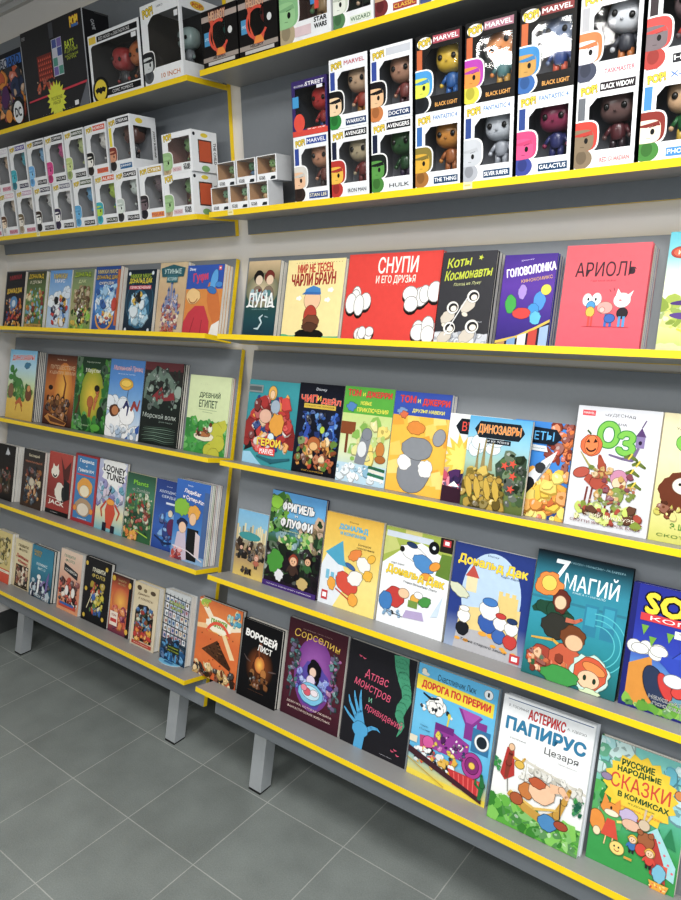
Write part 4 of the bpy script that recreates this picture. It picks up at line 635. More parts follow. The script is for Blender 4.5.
def a58(c):
    c.bg('#f0d834', '#5ab8e4', '#6cc4ec', '#5ebce8', '#58b8e6'); c.rect(0, 0, 1, .05, '#ecd43a')
    c.t('Счастливчик Люк', .5, .925, .48, .06, '#24303c', bold=.0); c.el(.89, .93, .05, .05, '#f2f6f8'); c.t('1', .89, .93, .02, .045, '#24303c', bold=.03); c.poly([(0, .77), (.0, .9), (.97, .87), (.97, .75)], '#f4dc2c'); c.t('ДОРОГА ПО ПРЕРИИ', .5, .82, .86, .075, '#d8301f', bold=.06, rot=-1); c.el(.08, .94, .03, .03, '#efe8d8'); c.el(.1, .92, .05, .02, '#efe8d8')
    c.cloud(.28, .68, .11, '#f4f4f0', 3, 7, 1); c.taper([(.1, .75, .02), (.2, .72, .03), (.3, .74, .02)], '#2a2c34'); c.mess(.08, .6, .5, .7, ['#22262c', '#f4f4f0'], 12, .025, 73)
    c.poly([(.56, .74), (.86, .72), (.76, .62), (.76, .5), (.66, .5), (.66, .62)], '#8c3a94'); c.poly([(.6, .74), (.84, .73), (.74, .64), (.67, .64)], '#b456b4'); c.rect(.76, .42, .97, .62, '#2f7aa8'); c.el(.88, .52, .085, .09, '#eef4f4'); c.el(.88, .52, .055, .06, '#27333c'); c.rect(.8, .62, .92, .68, '#8c3a94'); 
    c.poly([(.3, .5), (.5, .52), (.74, .46), (.74, .3), (.3, .3)], '#9c3c9c'); c.rect(.3, .48, .54, .54, '#7a2c84'); c.line(.45, .54, .46, .62, .02, '#e8d23a'); c.el(.46, .63, .02, .03, '#e8d23a'); c.poly([(.12, .38), (.3, .4), (.3, .28), (.14, .28)], '#c0447c'); c.el(.24, .34, .07, .07, '#d858a0'); c.el(.8, .3, .12, .14, '#b03a94'); c.el(.8, .3, .08, .09, '#8c2c7c'); c.el(.8, .3, .035, .035, '#f0c84a')
    c.mess(.3, .3, .72, .46, ['#2f3c6a', '#e8d23a', '#c858b0', '#f2f2f0', '#5a2464'], 22, .035, 74); c.mess(.1, .14, .6, .28, ['#e8eef0', '#d84038', '#2a2c34', '#e8b83a', '#f4f6f6'], 34, .055, 75); c.poly([(.52, .2), (.98, .2), (.94, .04), (.6, .08)], '#c8282c')
    for i in range(6): c.line(.6+i*.06, .19, .63+i*.055, .08, .014, '#e8605a')
    c.poly([(.0, .2), (.0, .26), (.96, .06), (.96, .02)], '#4a2a34'); c.taper([(.93, .05, .04), (.95, .18, .06), (.93, .26, .03)], '#2a7a44'); c.taper([(.93, .14, .03), (.87, .17, .03), (.87, .21, .02)], '#2a7a44'); c.rect(0, .3, .1, .36, '#e8e0c8'); c.line(0, .15, .5, .02, .01, '#c8a028'); c.t('Морис', .17, .47, .1, .02, '#24506a'); c.t('и Госинни', .18, .44, .14, .02, '#24506a')
def a59(c):
    c.bg('#e6ece8', '#f4f5f2', '#f2f4f4', '#eff2f4'); c.line(.05, .975, .98, .98, .008, '#3a5a8c'); c.t('Р. ГОСИННИ', .18, .925, .22, .028, '#5a5a5c'); c.t('А. УДЕРЗО', .82, .9, .2, .028, '#5a5a5c'); c.t('АСТЕРИКС', .5, .905, .4, .085, '#c8282c', bold=.03, rot=-1, out='#3a1412', ow=.01)
    c.t('ПАПИРУС', .5, .79, .86, .105, '#2b80a8', bold=.06, out='#1c4a64', ow=.012); c.t('Цезаря', .7, .675, .36, .07, '#3c3c40', bold=-.01); c.t('и остальные', .22, .68, .18, .014, '#8a8a8a'); c.t('Перевод с французского', .78, .62, .2, .014, '#8a8a8a')
    for i in range(7): c.rect(.35+i*.09, .42, .36+i*.09, .56-.01*i, '#d2cfc4'); c.L -= .8
    c.L = math.ceil(c.L)+1; c.poly([(.3, .56), (1, .48), (1, .46), (.3, .54)], '#d8d4c8'); c.mess(.3, .4, .98, .5, ['#dcdad0', '#e8e6de', '#cdcabe'], 26, .05, 76)
    c.poly([(.08, .38), (.12, .6), (.2, .6), (.24, .4), (.14, .34)], '#b82c24'); c.taper([(.15, .36, .04), (.16, .48, .06), (.17, .56, .05)], '#8c3a2a'); c.el(.17, .61, .03, .035, '#e8bf98'); c.taper([(.2, .54, .03), (.3, .52, .03), (.33, .56, .02)], '#d8a83a'); c.el(.28, .5, .05, .04, '#e0b848'); c.line(.17, .36, .19, .26, .012, '#8c8a84')
    c.hill(.2, .02, '#5cac3c', 3); c.mess(.0, .03, 1, .2, ['#6ab844', '#489a34', '#84c858', '#3c8a30'], 40, .09, 77)
    # a papyrus sheet pulled between plain robed shapes
    c.taper([(.2, .26, .05), (.4, .2, .09), (.6, .16, .09), (.74, .24, .08), (.8, .36, .06), (.84, .46, .04)], '#c89a3a'); c.taper([(.22, .28, .02), (.5, .22, .03), (.74, .28, .02)], '#e2bc5c')
    c.el(.4, .33, .09, .08, '#c87a34', rough=.08); c.el(.3, .24, .07, .06, '#b05a2c'); c.el(.56, .36, .14, .11, '#f0c4a0', rough=.05); c.el(.5, .42, .09, .05, '#c05a2c', rough=.1); c.taper([(.64, .42, .1), (.76, .44, .07), (.82, .4, .05)], '#eebf9a'); c.el(.66, .16, .1, .08, '#4a8cc0', rough=.06); c.el(.8, .18, .07, .04, '#a84a2c'); c.line(.76, .38, .78, .22, .01, '#333')
    c.mess(.9, .3, .99, .42, ['#2f8a5c', '#3c9a4a', '#1f6a4c'], 12, .03, 78); c.mess(.02, .4, .08, .5, ['#2f8a5c', '#3c9a4a'], 8, .03, 79)
def a60(c):
    c.bg('#3aa050', '#3ca454', '#58b894', '#8ccfc0', '#7cc8c0'); c.mess(.0, .72, .3, .98, ['#a8d8d8', '#c8e4e0', '#5aa884', '#7cc4bc'], 16, .12, 80); c.mess(.75, .55, 1, .95, ['#9ad4dc', '#c4e4e4', '#6ab8c8'], 16, .12, 81); c.mess(.0, .35, .28, .68, ['#2a9048', '#3aa850', '#58b85c', '#1f7a40'], 22, .14, 82)
    c.star(.5, .68, .42, '#f2cc1e', 18, .86, 5); c.el(.5, .69, .33, .3, '#f4d02a')
    c.t('РУССКИЕ', .45, .86, .36, .06, '#2f5a34', bold=.06, rot=2); c.t('НАРОДНЫЕ', .47, .8, .48, .06, '#2f5a34', bold=.06, rot=2); c.t('СКАЗКИ', .5, .705, .66, .14, '#d8402a', bold=.0, rot=1, out='#b83020', ow=.01); c.t('В КОМИКСАХ', .55, .605, .56, .05, '#2f5a34', bold=.06); c.t('ХУДОЖНИК', .54, .555, .3, .025, '#4a6a34', bold=.03); c.t('СВЕТЛАНА ЛЕБЕДЕВА', .55, .515, .46, .025, '#d8602a', bold=.03)
    c.el(.12, .7, .06, .04, '#9a8aa8'); c.el(.92, .76, .05, .05, '#d88a4a'); c.el(.57, .45, .05, .03, '#e04a24', rough=.3); c.poly([(.8, .36), (.88, .5), (.96, .34)], '#2f8a5c'); c.poly([(.68, .34), (.76, .46), (.82, .34)], '#2a7a50')
    c.poly([(.62, .38), (.74, .46), (.98, .22), (.98, .1), (.88, .12), (.72, .34)], '#a8dcE0'.lower()); c.poly([(.66, .34), (.74, .38), (.86, .2), (.9, .06), (.72, .1)], '#c03a30'); c.rect(.8, .12, .9, .2, '#e8604a')
    for x, y in ((.7, .4), (.78, .36), (.85, .28), (.9, .22), (.95, .17)): c.el(x, y, .014, .014, '#e86a7a', n=8); c.L -= .8
    c.L = math.ceil(c.L)+1
    # fox in a red sarafan, a round loaf, children, a hare and a bear
    c.el(.08, .33, .09, .13, '#e8912c', 15); c.el(.09, .25, .04, .05, '#f6e0b8'); c.poly([(.14, .24), (.19, .38), (.28, .38), (.34, .24)], '#d8482c'); c.el(.22, .46, .12, .07, '#e8912c'); c.poly([(.11, .48), (.13, .57), (.19, .51)], '#e8912c'); c.poly([(.25, .51), (.31, .56), (.33, .48)], '#e8912c'); c.el(.23, .43, .08, .035, '#f8ead0'); c.el(.22, .47, .012, .02, '#222'); c.line(.2, .24, .19, .17, .015, '#f0c890'); c.line(.28, .24, .28, .17, .015, '#f0c890'); c.taper([(.3, .38, .03), (.38, .4, .03), (.42, .36, .02)], '#f0d878')
    c.el(.34, .18, .08, .075, '#f4d87a'); c.el(.31, .19, .01, .012, '#333'); c.el(.36, .19, .01, .012, '#333'); c.arc(.34, .175, .025, .035, 200, 340, '#b8502c', 6)
    c.el(.42, .46, .1, .08, '#c8b8d8', rough=.1); c.el(.46, .4, .1, .06, '#e8bcA0'.lower()); c.el(.6, .44, .06, .06, '#d8c4a8'); c.taper([(.59, .48, .02), (.6, .56, .025)], '#d8c4a8'); c.taper([(.63, .48, .02), (.67, .54, .025)], '#d8c4a8'); c.el(.64, .33, .09, .09, '#a8643a'); c.el(.57, .38, .03, .03, '#a8643a'); c.el(.69, .38, .03, .03, '#a8643a')
    c.kid(.5, .19, .1, '#f0c83a', '#f6cfa8', '#3a7ab8'); c.el(.6, .25, .06, .07, '#d8402c'); c.kid(.7, .13, .11, '#f0b83a', '#f6cfa8', '#d8402c'); c.el(.82, .13, .07, .1, '#7cc0d8', rough=.08); c.poly([(.72, .06), (.94, .06), (.91, .0), (.76, .0)], '#e8a82c'); c.mess(.74, .01, .92, .05, ['#d8402c', '#f4d87a'], 8, .02, 83); c.rect(.43, .13, .52, .15, '#d8a03a')
ART = {k: globals()['a%d' % k] for k in range(1, 61)}
def a61(c): c.bg('#e8c83a', '#f0d858', '#5ab0c8'); c.mess(.1, .1, .9, .6, ['#d8402c', '#3a8ab8', '#f4f2e8', '#4a9a48'], 22, .12, 90)
ART[61] = a61
# ---------------------------------------------------------------- camera (solved from the photograph)
CX, CY, CZ = 2.0717, -1.6521, 1.4837
yaw, pitch, roll, fpx = .6686, -.2362, -.0264, 705.46
F = Vector((-math.sin(yaw)*math.cos(pitch), math.cos(yaw)*math.cos(pitch), math.sin(pitch)))
Rv = F.cross(Vector((0, 0, 1))).normalized(); Uv = Rv.cross(F)
R2 = math.cos(roll)*Rv+math.sin(roll)*Uv; U2 = -math.sin(roll)*Rv+math.cos(roll)*Uv
cd = bpy.data.cameras.new('camera'); cam = bpy.data.objects.new('camera', cd); C.objects.link(cam)
cam.matrix_world = Matrix(((R2.x, U2.x, -F.x, CX), (R2.y, U2.y, -F.y, CY), (R2.z, U2.z, -F.z, CZ+ZO), (0, 0, 0, 1)))
cd.sensor_fit = 'VERTICAL'; cd.sensor_height = 36; cd.lens = 36*fpx/900; cd.clip_start = .05
bpy.context.scene.camera = cam

# ---------------------------------------------------------------- room shell
XW0, XW1, YW = -1.10, 4.2, -4.4
CEIL = 2.60+ZO
def slab(name, x0, x1, y0, y1, z0, z1, m):
    b = MB(); b.box(x0, x1, y0, y1, z0, z1); return tag(b.build(name, (m,)), kind='structure')
slab('floor', XW0-.1, XW1, YW, .1, -.05, 0, 'floor')
slab('wall_back', XW0-.1, XW1, 0, .1, 0, CEIL, 'wall')
slab('wall_left', XW0-.1, XW0, YW, 0, 0, CEIL, 'wall')
slab('ceiling', XW0-.1, XW1, YW, .1, CEIL, CEIL+.08, 'ceil')
slab('baseboard_left', XW0, XW0+.009, YW, -.01, 0, .1, 'skirt')
slab('baseboard_back', XW0+.01, XW1, -.009, 0, 0, .1, 'skirt')
b = MB()
for k, (y0, z0, z1) in enumerate(((-.018, 2.535, 2.555), (-.034, 2.555, 2.575), (-.055, 2.575, 2.60))): b.box(XW0, XW1, y0, 0, z0+ZO, z1+ZO-.0002*(k == 2), '#ffffff')
tag(b.build('trim_1', ('ceil',)), kind='structure')

# ---------------------------------------------------------------- shelving
T = .016
XL, XR, XL0, XR1 = .3789, .4346, -1.074, 2.45
AL = .2303
S1, S2, S3, S4, DB = .2531, .3606, .7269, 1.0932, .098
UNIT1, UNIT2 = (-.018, 1.5588+ZO), (-.0172, 1.2703+ZO)
ZF0, ZF1, DF = 2.0657+ZO, 1.6872+ZO, .1727
ROW = {1: (UNIT1, S1), 2: (UNIT2, S2), 3: (UNIT2, S3), 4: (UNIT2, S4)}
def onrack(row, x, n=0):
    (y, z), s = ROW[row]
    return (x, y-s*math.sin(AL)-n*math.cos(AL), z-s*math.cos(AL)+n*math.sin(AL)+.0004)
EM = {'f': 1, 'l': 1, 'r': 1, 't': 0, 'b': 0, 'k': 0}
def board(name, x0, x1, y0, y1, z0, z1, mi, parent, m='board'):
    b = MB(); b.box(x0, x1, y0, y1, z0, z1, '#ffffff', mi); return b.build(name, (m, 'edge'), parent, bevel=.0008)
PM = {'f': 0, 'k': 0, 'l': 1, 'r': 1, 't': 1, 'b': 1}
def upper_unit(x0, x1, label, stickers):
    t = empty('wall_shelf', ((x0+x1)/2, 0, ZF1-.0587)); w = (x1-x0)/2
    tag(t, label, 'shelf', 'grey yellow-edged wall shelves for boxed figures')
    z = ZF1-.0587
    board('back_panel', -w, w, -T, -.0006, 0, 2.434+ZO-z, PM, t, 'panel')
    for zz in (ZF0, ZF1):
        bd = board('shelf_board', -w, w, -DF, -T-.0002, zz-T-z, zz-z, EM, t)
        if zz == ZF1:
            for sx in stickers:
                k = MB(); q = sx-(x0+x1)/2; k.box(q, q+.022, -DF-.0006, -DF-.0001, zz-T-z+.001, zz-z-.0005, '#efe9b8'); k.face([(q+.003, -DF-.0008, zz-T-z+.007), (q+.018, -DF-.0008, zz-T-z+.007), (q+.018, -DF-.0008, zz-T-z+.011), (q+.003, -DF-.0008, zz-T-z+.011)], '#d8c878')
                tag(k.build('sticker', ('print',), bd), 'small pale price sticker')
upper_unit(XL0, XL, 'left grey two-tier wall shelf with yellow edges, carrying the rows of small boxes', [-.52])
upper_unit(XR, XR1, 'right grey two-tier wall shelf with bright yellow edges, carrying the big stacked boxes', [.515, 1.27])
def lean_unit(name, unit, x0, x1, length, shelves, legs, label, group):
    t = empty(name, ((x0+x1)/2, unit[0], unit[1]), (-AL, 0, 0)); w = (x1-x0)/2; cx = (x0+x1)/2
    tag(t, label, 'display rack', group)
    board('back_panel', -w, w, 0, T, -length, 0, PM, t, 'panel')
    for s in shelves: board('shelf_board', -w, w, -DB, -.0002, -s-T, -s, EM, t)
    for lx in legs:
        b = MB(); n0, n1 = -T-.0005, -T-.046; s0 = .98; pts = []
        def fs(n, z=0): return (unit[1]-z+n*math.sin(AL))/math.cos(AL)
        for (sa, sb, col, mm) in ((s0, .006, '#ffffff', 0), (.006, 0, '#ffffff', 1)):
            zt = [-sa if mm == 0 else -fs(n, .006) for n in (n0, n1)]; zb = [-fs(n, sb) for n in (n0, n1)]
            x0_, x1_ = lx-cx, lx-cx+.052; e = -.001 if mm else 0
            q = [(x0_-e, -n0+e, zb[0]), (x1_+e, -n0+e, zb[0]), (x1_+e, -n1-e, zb[1]), (x0_-e, -n1-e, zb[1]), (x0_-e, -n0+e, zt[0]), (x1_+e, -n0+e, zt[0]), (x1_+e, -n1-e, zt[1]), (x0_-e, -n1-e, zt[1])]
            for f in ((3,2,1,0),(4,5,6,7),(0,1,5,4),(2,3,7,6),(1,2,6,5),(3,0,4,7)): b.face([q[i] for i in f], '#ffffff', mm)
        b.build('leg', ('leg', 'foot'), t)
    return t
lean_unit('book_rack', UNIT1, XL0, XL, S1+T, [S1], [], 'short grey leaning book rack on the left, holding the top row of thin comics', 'short leaning book racks')
lean_unit('book_rack', UNIT1, XR, XR1, S1+T, [S1], [], 'short grey leaning book rack on the right, under the big stacked figure boxes', 'short leaning book racks')
lean_unit('display_rack', UNIT2, XL0, XL, S4+.1149, [S2, S3, S4], [-.868, .186], 'left leaning grey three-shelf book rack with dull yellow edges, standing on two grey legs', 'tall leaning book racks')
lean_unit('display_rack', UNIT2, XR, XR1, S4+.1149, [S2, S3, S4], [.607, 1.9], 'right leaning grey three-shelf book rack with bright yellow edges, holding the largest albums', 'tall leaning book racks')
# ---------------------------------------------------------------- books
def make_book(w, h, t, art, col, hard=False, page=True, pocket=False):
    """meshes of one book: origin bottom centre of its back cover, front towards -y"""
    c = MB(); b = .0012 if not hard else .0024; o = .0025 if hard else .0004; X = w/2
    spine, back = (col if isinstance(col, tuple) and isinstance(col[0], str) else (col, col))
    c.box(-X, X, -b, 0, 0, h, back); c.box(-X, X, -t, -t+b, 0, h, back); c.box(-X, -X+b, -t+b, -b, 0, h, spine)
    if art:
        a = Art(c, w, h, lambda u, v, d: (-X+u, -t-d, v)); a.tall = 1.25; a.ink = True; art(a)
    p = MB(); p.box(-X+b, X-o, -t+b, -b, o, h-o, '#ffffff')
    return c, p
def put_book(w, h, t, art, col, loc, de, label, group=None, hard=False, cat='comic book', name='comic_book', rz=0):
    r = empty(name, loc, (-(AL+de), 0, rz)); tag(r, label, cat, group)
    c, p = make_book(w, h, t, art, col, hard)
    c.build('cover', ('print',), r); p.build('page_block', ('page',), r); return r
def short(label, most=11):
    q = label.split(',')[0]
    for cut in (' over ', ' and ', ' between ', ' on its', ' in a ', ' cut by ', ' at the far ', ' showing ', ' with '):
        if len(q.split()) <= most: break
        if len(q[:q.rfind(cut)].split()) >= 4 and cut in q: q = q[:q.rfind(cut)]
    return q
def stack_copies(row, x, w, h, n0, t, cols, label, group):
    """the further copies behind a front copy, seen only by their edges"""
    n = n0-t; first = {}
    for i, cc in enumerate(cols):
        tt = n0-t if len(cols) == 1 else (n0-t)/len(cols)
        if cc not in first:
            first[cc] = put_book(w-.001, h-.001, tt-.0002, None, cc, onrack(row, x+w/2, n-tt+.0001), 0, label, group)
        else:
            f = first[cc]; r = f.copy(); C.objects.link(r); r.location = onrack(row, x+w/2, n-tt+.0001)
            for ch in list(f.children):
                q = ch.copy(); C.objects.link(q); q.parent = r
        n -= tt
B = [  # no, row, x, w, h, front distance, thickness, extra lean, cover colour (spine, back), hard cover, copies behind, label
 (1,1,-1.008,.152,.24,.03,.014,0,('#1a1a1e','#26262c'),0,['#d8d4cc'],'black comic with red and yellow lettering, leftmost of the top book row'),
 (2,1,-.836,.145,.237,.03,.014,0,('#e2c23a','#5b7a3c'),0,['#e2c23a'],'green crowded-cover comic with yellow title, second from the left in the top book row'),
 (3,1,-.66,.156,.237,.03,.014,0,('#e8e8e8','#9cc0e4'),0,['#e8e8e8'],'pale sky-blue comic with a yellow and white title between two green comics'),
 (4,1,-.494,.14,.236,.03,.014,0,('#8fa26a','#8fa26a'),0,['#b9b48a'],'olive green and tan comic with lime title, fourth from left in the top row'),
 (5,1,-.34,.153,.242,.03,.014,0,('#1d4f9c','#b0603a'),0,['#e6e0d4'],'deep blue comic with icy swirl and orange ring on its cover'),
 (6,1,-.143,.164,.224,.03,.014,0,('#0f2233','#10222f'),0,['#dcdcd8'],'dark navy framed comic with yellow-green title and red band, shorter than its neighbours'),
 (7,1,.041,.143,.243,.03,.014,0,('#d0b890','#d0b890'),0,['#cfc4ae'],'beige comic with castle towers and a teal ribbon title'),
 (8,1,.194,.175,.228,.036,.012,0,('#2457b4','#d89a5c'),0,['#d89a5c','#d8a878'],'blue and orange comic with magenta title, rightmost of the left top row'),
 (9,1,.471,.132,.233,.03,.016,0,('#1d4f56','#16303c'),0,['#cfd0cc'],'dark teal graphic novel with white letters over two small heads'),
 (10,1,.634,.213,.23,.03,.014,0,('#f0dc98','#d8d4c4'),1,['#c4b88a'],'pale yellow book showing a figure in a blue cap on a black mound'),
 (11,1,.856,.294,.238,.026,.014,0,('#8c2018','#c42c20'),1,['#a82a20'],'wide red landscape book with white lettering, largest on its shelf'),
 (12,1,1.163,.144,.226,.045,.013,0,('#2a2a2e','#2c2c30'),1,['#303034','#2c3440'],'charcoal grey book with handwritten lime title and white space helmets'),
 (13,1,1.326,.127,.214,.04,.013,0,('#2a1a70','#2c2c8c'),1,['#34489c','#2c3c8c'],'purple comic with slanted white title and film strip along its bottom'),
 (14,1,1.478,.177,.224,.055,.014,0,('#b83848','#c44654'),1,['#c8bcae','#8ca0d8','#a8507a'],'coral red book with dark capital title and small animal drawings'),
 (15,1,1.686,.114,.243,.05,.016,0,('#d0d8a0','#8cc0b0'),0,['#d8d8c0'],'green and turquoise book cut by the right picture edge on the top book shelf'),
 (16,2,-1.029,.225,.302,.04,.008,0,('#7cc0e6','#2a3440'),1,['#2a2e38','#30404c','#262c36','#303c48'],'light blue and yellow album with a green long-necked dinosaur'),
 (17,2,-.767,.222,.296,.014,.013,0,('#3c1c12','#3c1c12'),0,[],'brown and amber album with a glowing cover beside the dinosaur album'),
 (18,2,-.541,.229,.297,.014,.013,0,('#1f5c2c','#1a4a28'),0,[],'dark green jungle album with a yellow glow in the middle'),
 (19,2,-.313,.213,.297,.014,.013,0,('#4f8fd4','#3c78b8'),0,[],'sky blue album with clouds and a yellow sun shape'),
 (20,2,-.08,.212,.296,.027,.009,0,('#16211e','#141c1a'),1,['#1a2220','#141a18'],'black-green album with grey figures, a red top strip and pale serif title'),
 (21,2,.16,.205,.264,.016,.008,0,('#d0dca4','#c8d49c'),0,['#c8644c'],'pale lime book with dark green title over a green landscape'),
 (22,2,.451,.213,.266,.018,.01,0,('#2f949e','#1c4a50'),0,['#222a30'],'teal and red action comic with yellow and red title, leftmost on the right rack'),
 (23,2,.665,.169,.27,.018,.01,0,('#0c0e1a','#0c0e1a'),0,['#16161c'],'black and blue comic with red and cream title and brown crowd below'),
 (24,2,.846,.17,.271,.03,.012,0,('#58ad3c','#5a9a48'),0,['#78a858'],'green-topped comic with red title and a brown signboard'),
 (25,2,1.018,.174,.27,.03,.012,0,('#2a50b0','#28489c'),0,['#284494'],'blue-topped yellow comic with a big grey and white shape'),
 (26,2,1.199,.164,.225,.042,.011,0,('#e8ecea','#d8dcda'),0,['#dadedc','#e2e2dc'],'white comic with a yellow burst, half hidden behind the turquoise dinosaur comic'),
 (27,2,1.262,.163,.224,.056,.011,0,('#4fa8d8','#26383c'),0,[],'turquoise comic with golden dinosaurs and orange birds, in front of its neighbours'),
 (28,2,1.368,.146,.227,.026,.011,0,('#2c84d4','#1c3040'),0,['#20242c'],'blue comic with a white rocket over orange flames'),
 (29,2,1.521,.18,.273,.04,.014,0,('#cfc8b4','#d0cabc'),1,['#d8d0c0','#ccc4b4'],'tall white book with a green two-letter title and a pumpkin head'),
 (30,2,1.703,.162,.273,.035,.014,0,('#e2d8a0','#d8cf98'),1,['#d8d0a8'],'cream-yellow book with a big brown furry ball, at the right picture edge'),
 (31,3,-1.062,.151,.245,.04,.012,0,('#141212','#141414'),0,['#d8d8d4','#e0dedA'.lower()],'black comic with a pale ghostly shape at the far left of the third book row'),
 (32,3,-.856,.167,.247,.03,.012,0,('#30302e','#3a342e'),0,['#d0d0cc'],'dark brown comic with ornate title, second from left in its row'),
 (33,3,-.678,.173,.259,.015,.013,0,('#8c3028','#7a2c26'),0,[],'red comic with white capital title low on the cover and a black strip'),
 (34,3,-.492,.163,.274,.012,.011,0,('#9c2830','#8c2430'),1,[],'red-framed blue comic with two stacked round faces'),
 (35,3,-.322,.179,.274,.014,.012,0,('#c8cfe2','#262a34'),0,[],'pale violet comic with black shaggy title on a white cloud'),
 (36,3,-.14,.166,.247,.012,.011,0,('#2f5a44','#c8b84a'),0,[],'dark green crowded comic with lime title beside the pale violet one'),
 (37,3,.034,.149,.249,.014,.011,0,('#203f88','#20407c'),0,[],'icy blue comic partly hidden behind the thick stack at the rack end'),
 (38,3,.192,.168,.272,.054,.008,0,('#2464b4','#2a5aa4'),0,['#e4e6e4','#3c8a54','#8c2c54','#b8c4d8','#e0e0e0','#5a2a48'],'bright blue comic with slanted white and pink title, front of the thick stack'),
 (39,3,.458,.133,.213,.012,.01,0,('#b89a6a','#8fb0c0'),0,[],'small yellowish picture comic with a city skyline and blue pond'),
 (40,3,.598,.216,.298,.014,.012,0,('#2a2430','#382a54'),1,[],'tall dark green comic with chunky white title and violet foot strip'),
 (41,3,.82,.201,.27,.014,.012,0,('#ecc858','#d8c27a'),0,[],'yellow comic with blue title and tumbling red, white and orange shapes'),
 (42,3,1.03,.208,.267,.014,.012,0,('#e8ecec','#9c9c50'),0,[],'white comic with big yellow title between the yellow and the navy one'),
 (43,3,1.245,.215,.267,.016,.013,0,('#24408c','#cdd4e0'),0,[],'navy blue comic with yellow title over a pale castle scene'),
 (44,3,1.465,.217,.294,.035,.013,.05,('#10222c','#141c22'),1,[],'large teal fantasy comic with tall white title and red-haired youth'),
 (45,3,1.688,.222,.27,.03,.02,0,('#1c2478','#1c2478'),1,[],'royal blue hardback with fat yellow title, cut by the right picture edge'),
 (46,4,-1.027,.136,.225,.03,.014,0,('#d8c27a','#d8c88c'),0,['#d8cfa0'],'yellow and orange small comic, first in the bottom row'),
 (47,4,-.886,.134,.211,.014,.013,0,('#d8c8a0','#c8b890'),0,[],'small beige comic with red handwriting, second in the bottom row'),
 (48,4,-.721,.166,.219,.028,.014,0,('#2c7088','#1c2c34'),1,['#24343c'],'teal comic with pale figures between two beige ones in the bottom row'),
 (49,4,-.509,.152,.247,.025,.012,0,('#e0b8a0','#d8d4d0'),0,['#d4d0cc'],'peach and red comic with a slanted dark title strip'),
 (50,4,-.342,.169,.25,.02,.018,0,('#17181c','#1a1a1e'),1,[],'black comic with golden crowd in the middle of the bottom left row'),
 (51,4,-.167,.127,.223,.016,.015,0,('#3a1c18','#1c1a1c'),0,[],'narrow orange and plum comic with a red ticket in its corner'),
 (52,4,-.009,.136,.23,.03,.029,0,('#d0c29c','#cfc09a'),1,[],'thick beige journal-like book with a dark arched picture'),
 (53,4,.164,.133,.245,.03,.029,0,('#c8ccd0','#c4cace'),1,[],'thick white book with a grid of little portraits above blue figures'),
 (54,4,.329,.205,.257,.02,.019,0,('#d8702c','#3c3028'),1,[],'orange book with a dark floating pyramid, standing over the gap between the racks'),
 (55,4,.551,.164,.246,.03,.012,0,('#0c0c10','#101014'),1,['#14141a'],'small black book with white brush title and a glowing amber figure'),
 (56,4,.725,.222,.294,.014,.013,0,('#431a2a','#4a1e2c'),0,[],'maroon album with gold curly title and a violet picture'),
 (57,4,.957,.219,.294,.014,.013,0,('#25242a','#1c3c4c'),0,[],'black album with pink handwritten title, blue hand and green tentacle'),
 (58,4,1.186,.227,.298,.02,.012,0,('#3a8cc8','#58b8e6'),0,['#4a9cc8'],'light blue album with a purple steam locomotive'),
 (59,4,1.433,.219,.301,.045,.01,.04,('#e8ecec','#dfe4e8'),1,['#d8dee6'],'white album with big blue capital title and green meadow'),
 (60,4,1.663,.185,.281,.02,.014,0,('#3aa050','#e6e4dc'),1,[],'green fairy-tale book with a yellow sun and red title'),
]
for no, row, x, w, h, n0, t, de, col, hard, copies, label in B:
    bk = put_book(w, h, t, ART[no], col, onrack(row, x+w/2, n0-t), de, label, hard=bool(hard))
    if no == 53: grid_book = bk
    if copies and de == 0:
        stack_copies(row, x, w, h, n0, t, copies, 'spare copy stacked behind the '+short(label), 'spare copies behind the front books')
# album 59 leans on one more copy; the yellow book at the frame edge
put_book(.218, .300, .01, None, '#dfe4ea', onrack(4, 1.433+.1095+.004, .0225), .04, 'second copy of the white album, its top and right edges showing behind it', hard=True)
put_book(.2, .26, .014, ART[61], ('#e8c83a', '#e8c83a'), onrack(4, 1.965, .004), 0, 'yellow book corner in the bottom right corner beside the fairy-tale book')
# die-cut flap at the foot of the grid book

f = MB(); pts = [(.052*math.cos(math.pi*k/16)-.004, -.029-.032*math.sin(math.pi*k/16)) for k in range(17)]
f.face([(x, y, .0012) for x, y in reversed(pts)], '#7cc4e4'); f.face([(x, y, .0002) for x, y in pts], '#5aa4c8')
for k in range(16): f.face([(*pts[k+1], .0002), (*pts[k], .0002), (*pts[k], .0012), (*pts[k+1], .0012)], '#e8f0f4')
f.face([(-.03, -.034, .0013), (.022, -.034, .0013), (.018, -.046, .0013), (-.022, -.046, .0013)], '#3a78a8')
tag(f.build('base_flap', ('print',), grid_book), 'light blue half-round card flap')
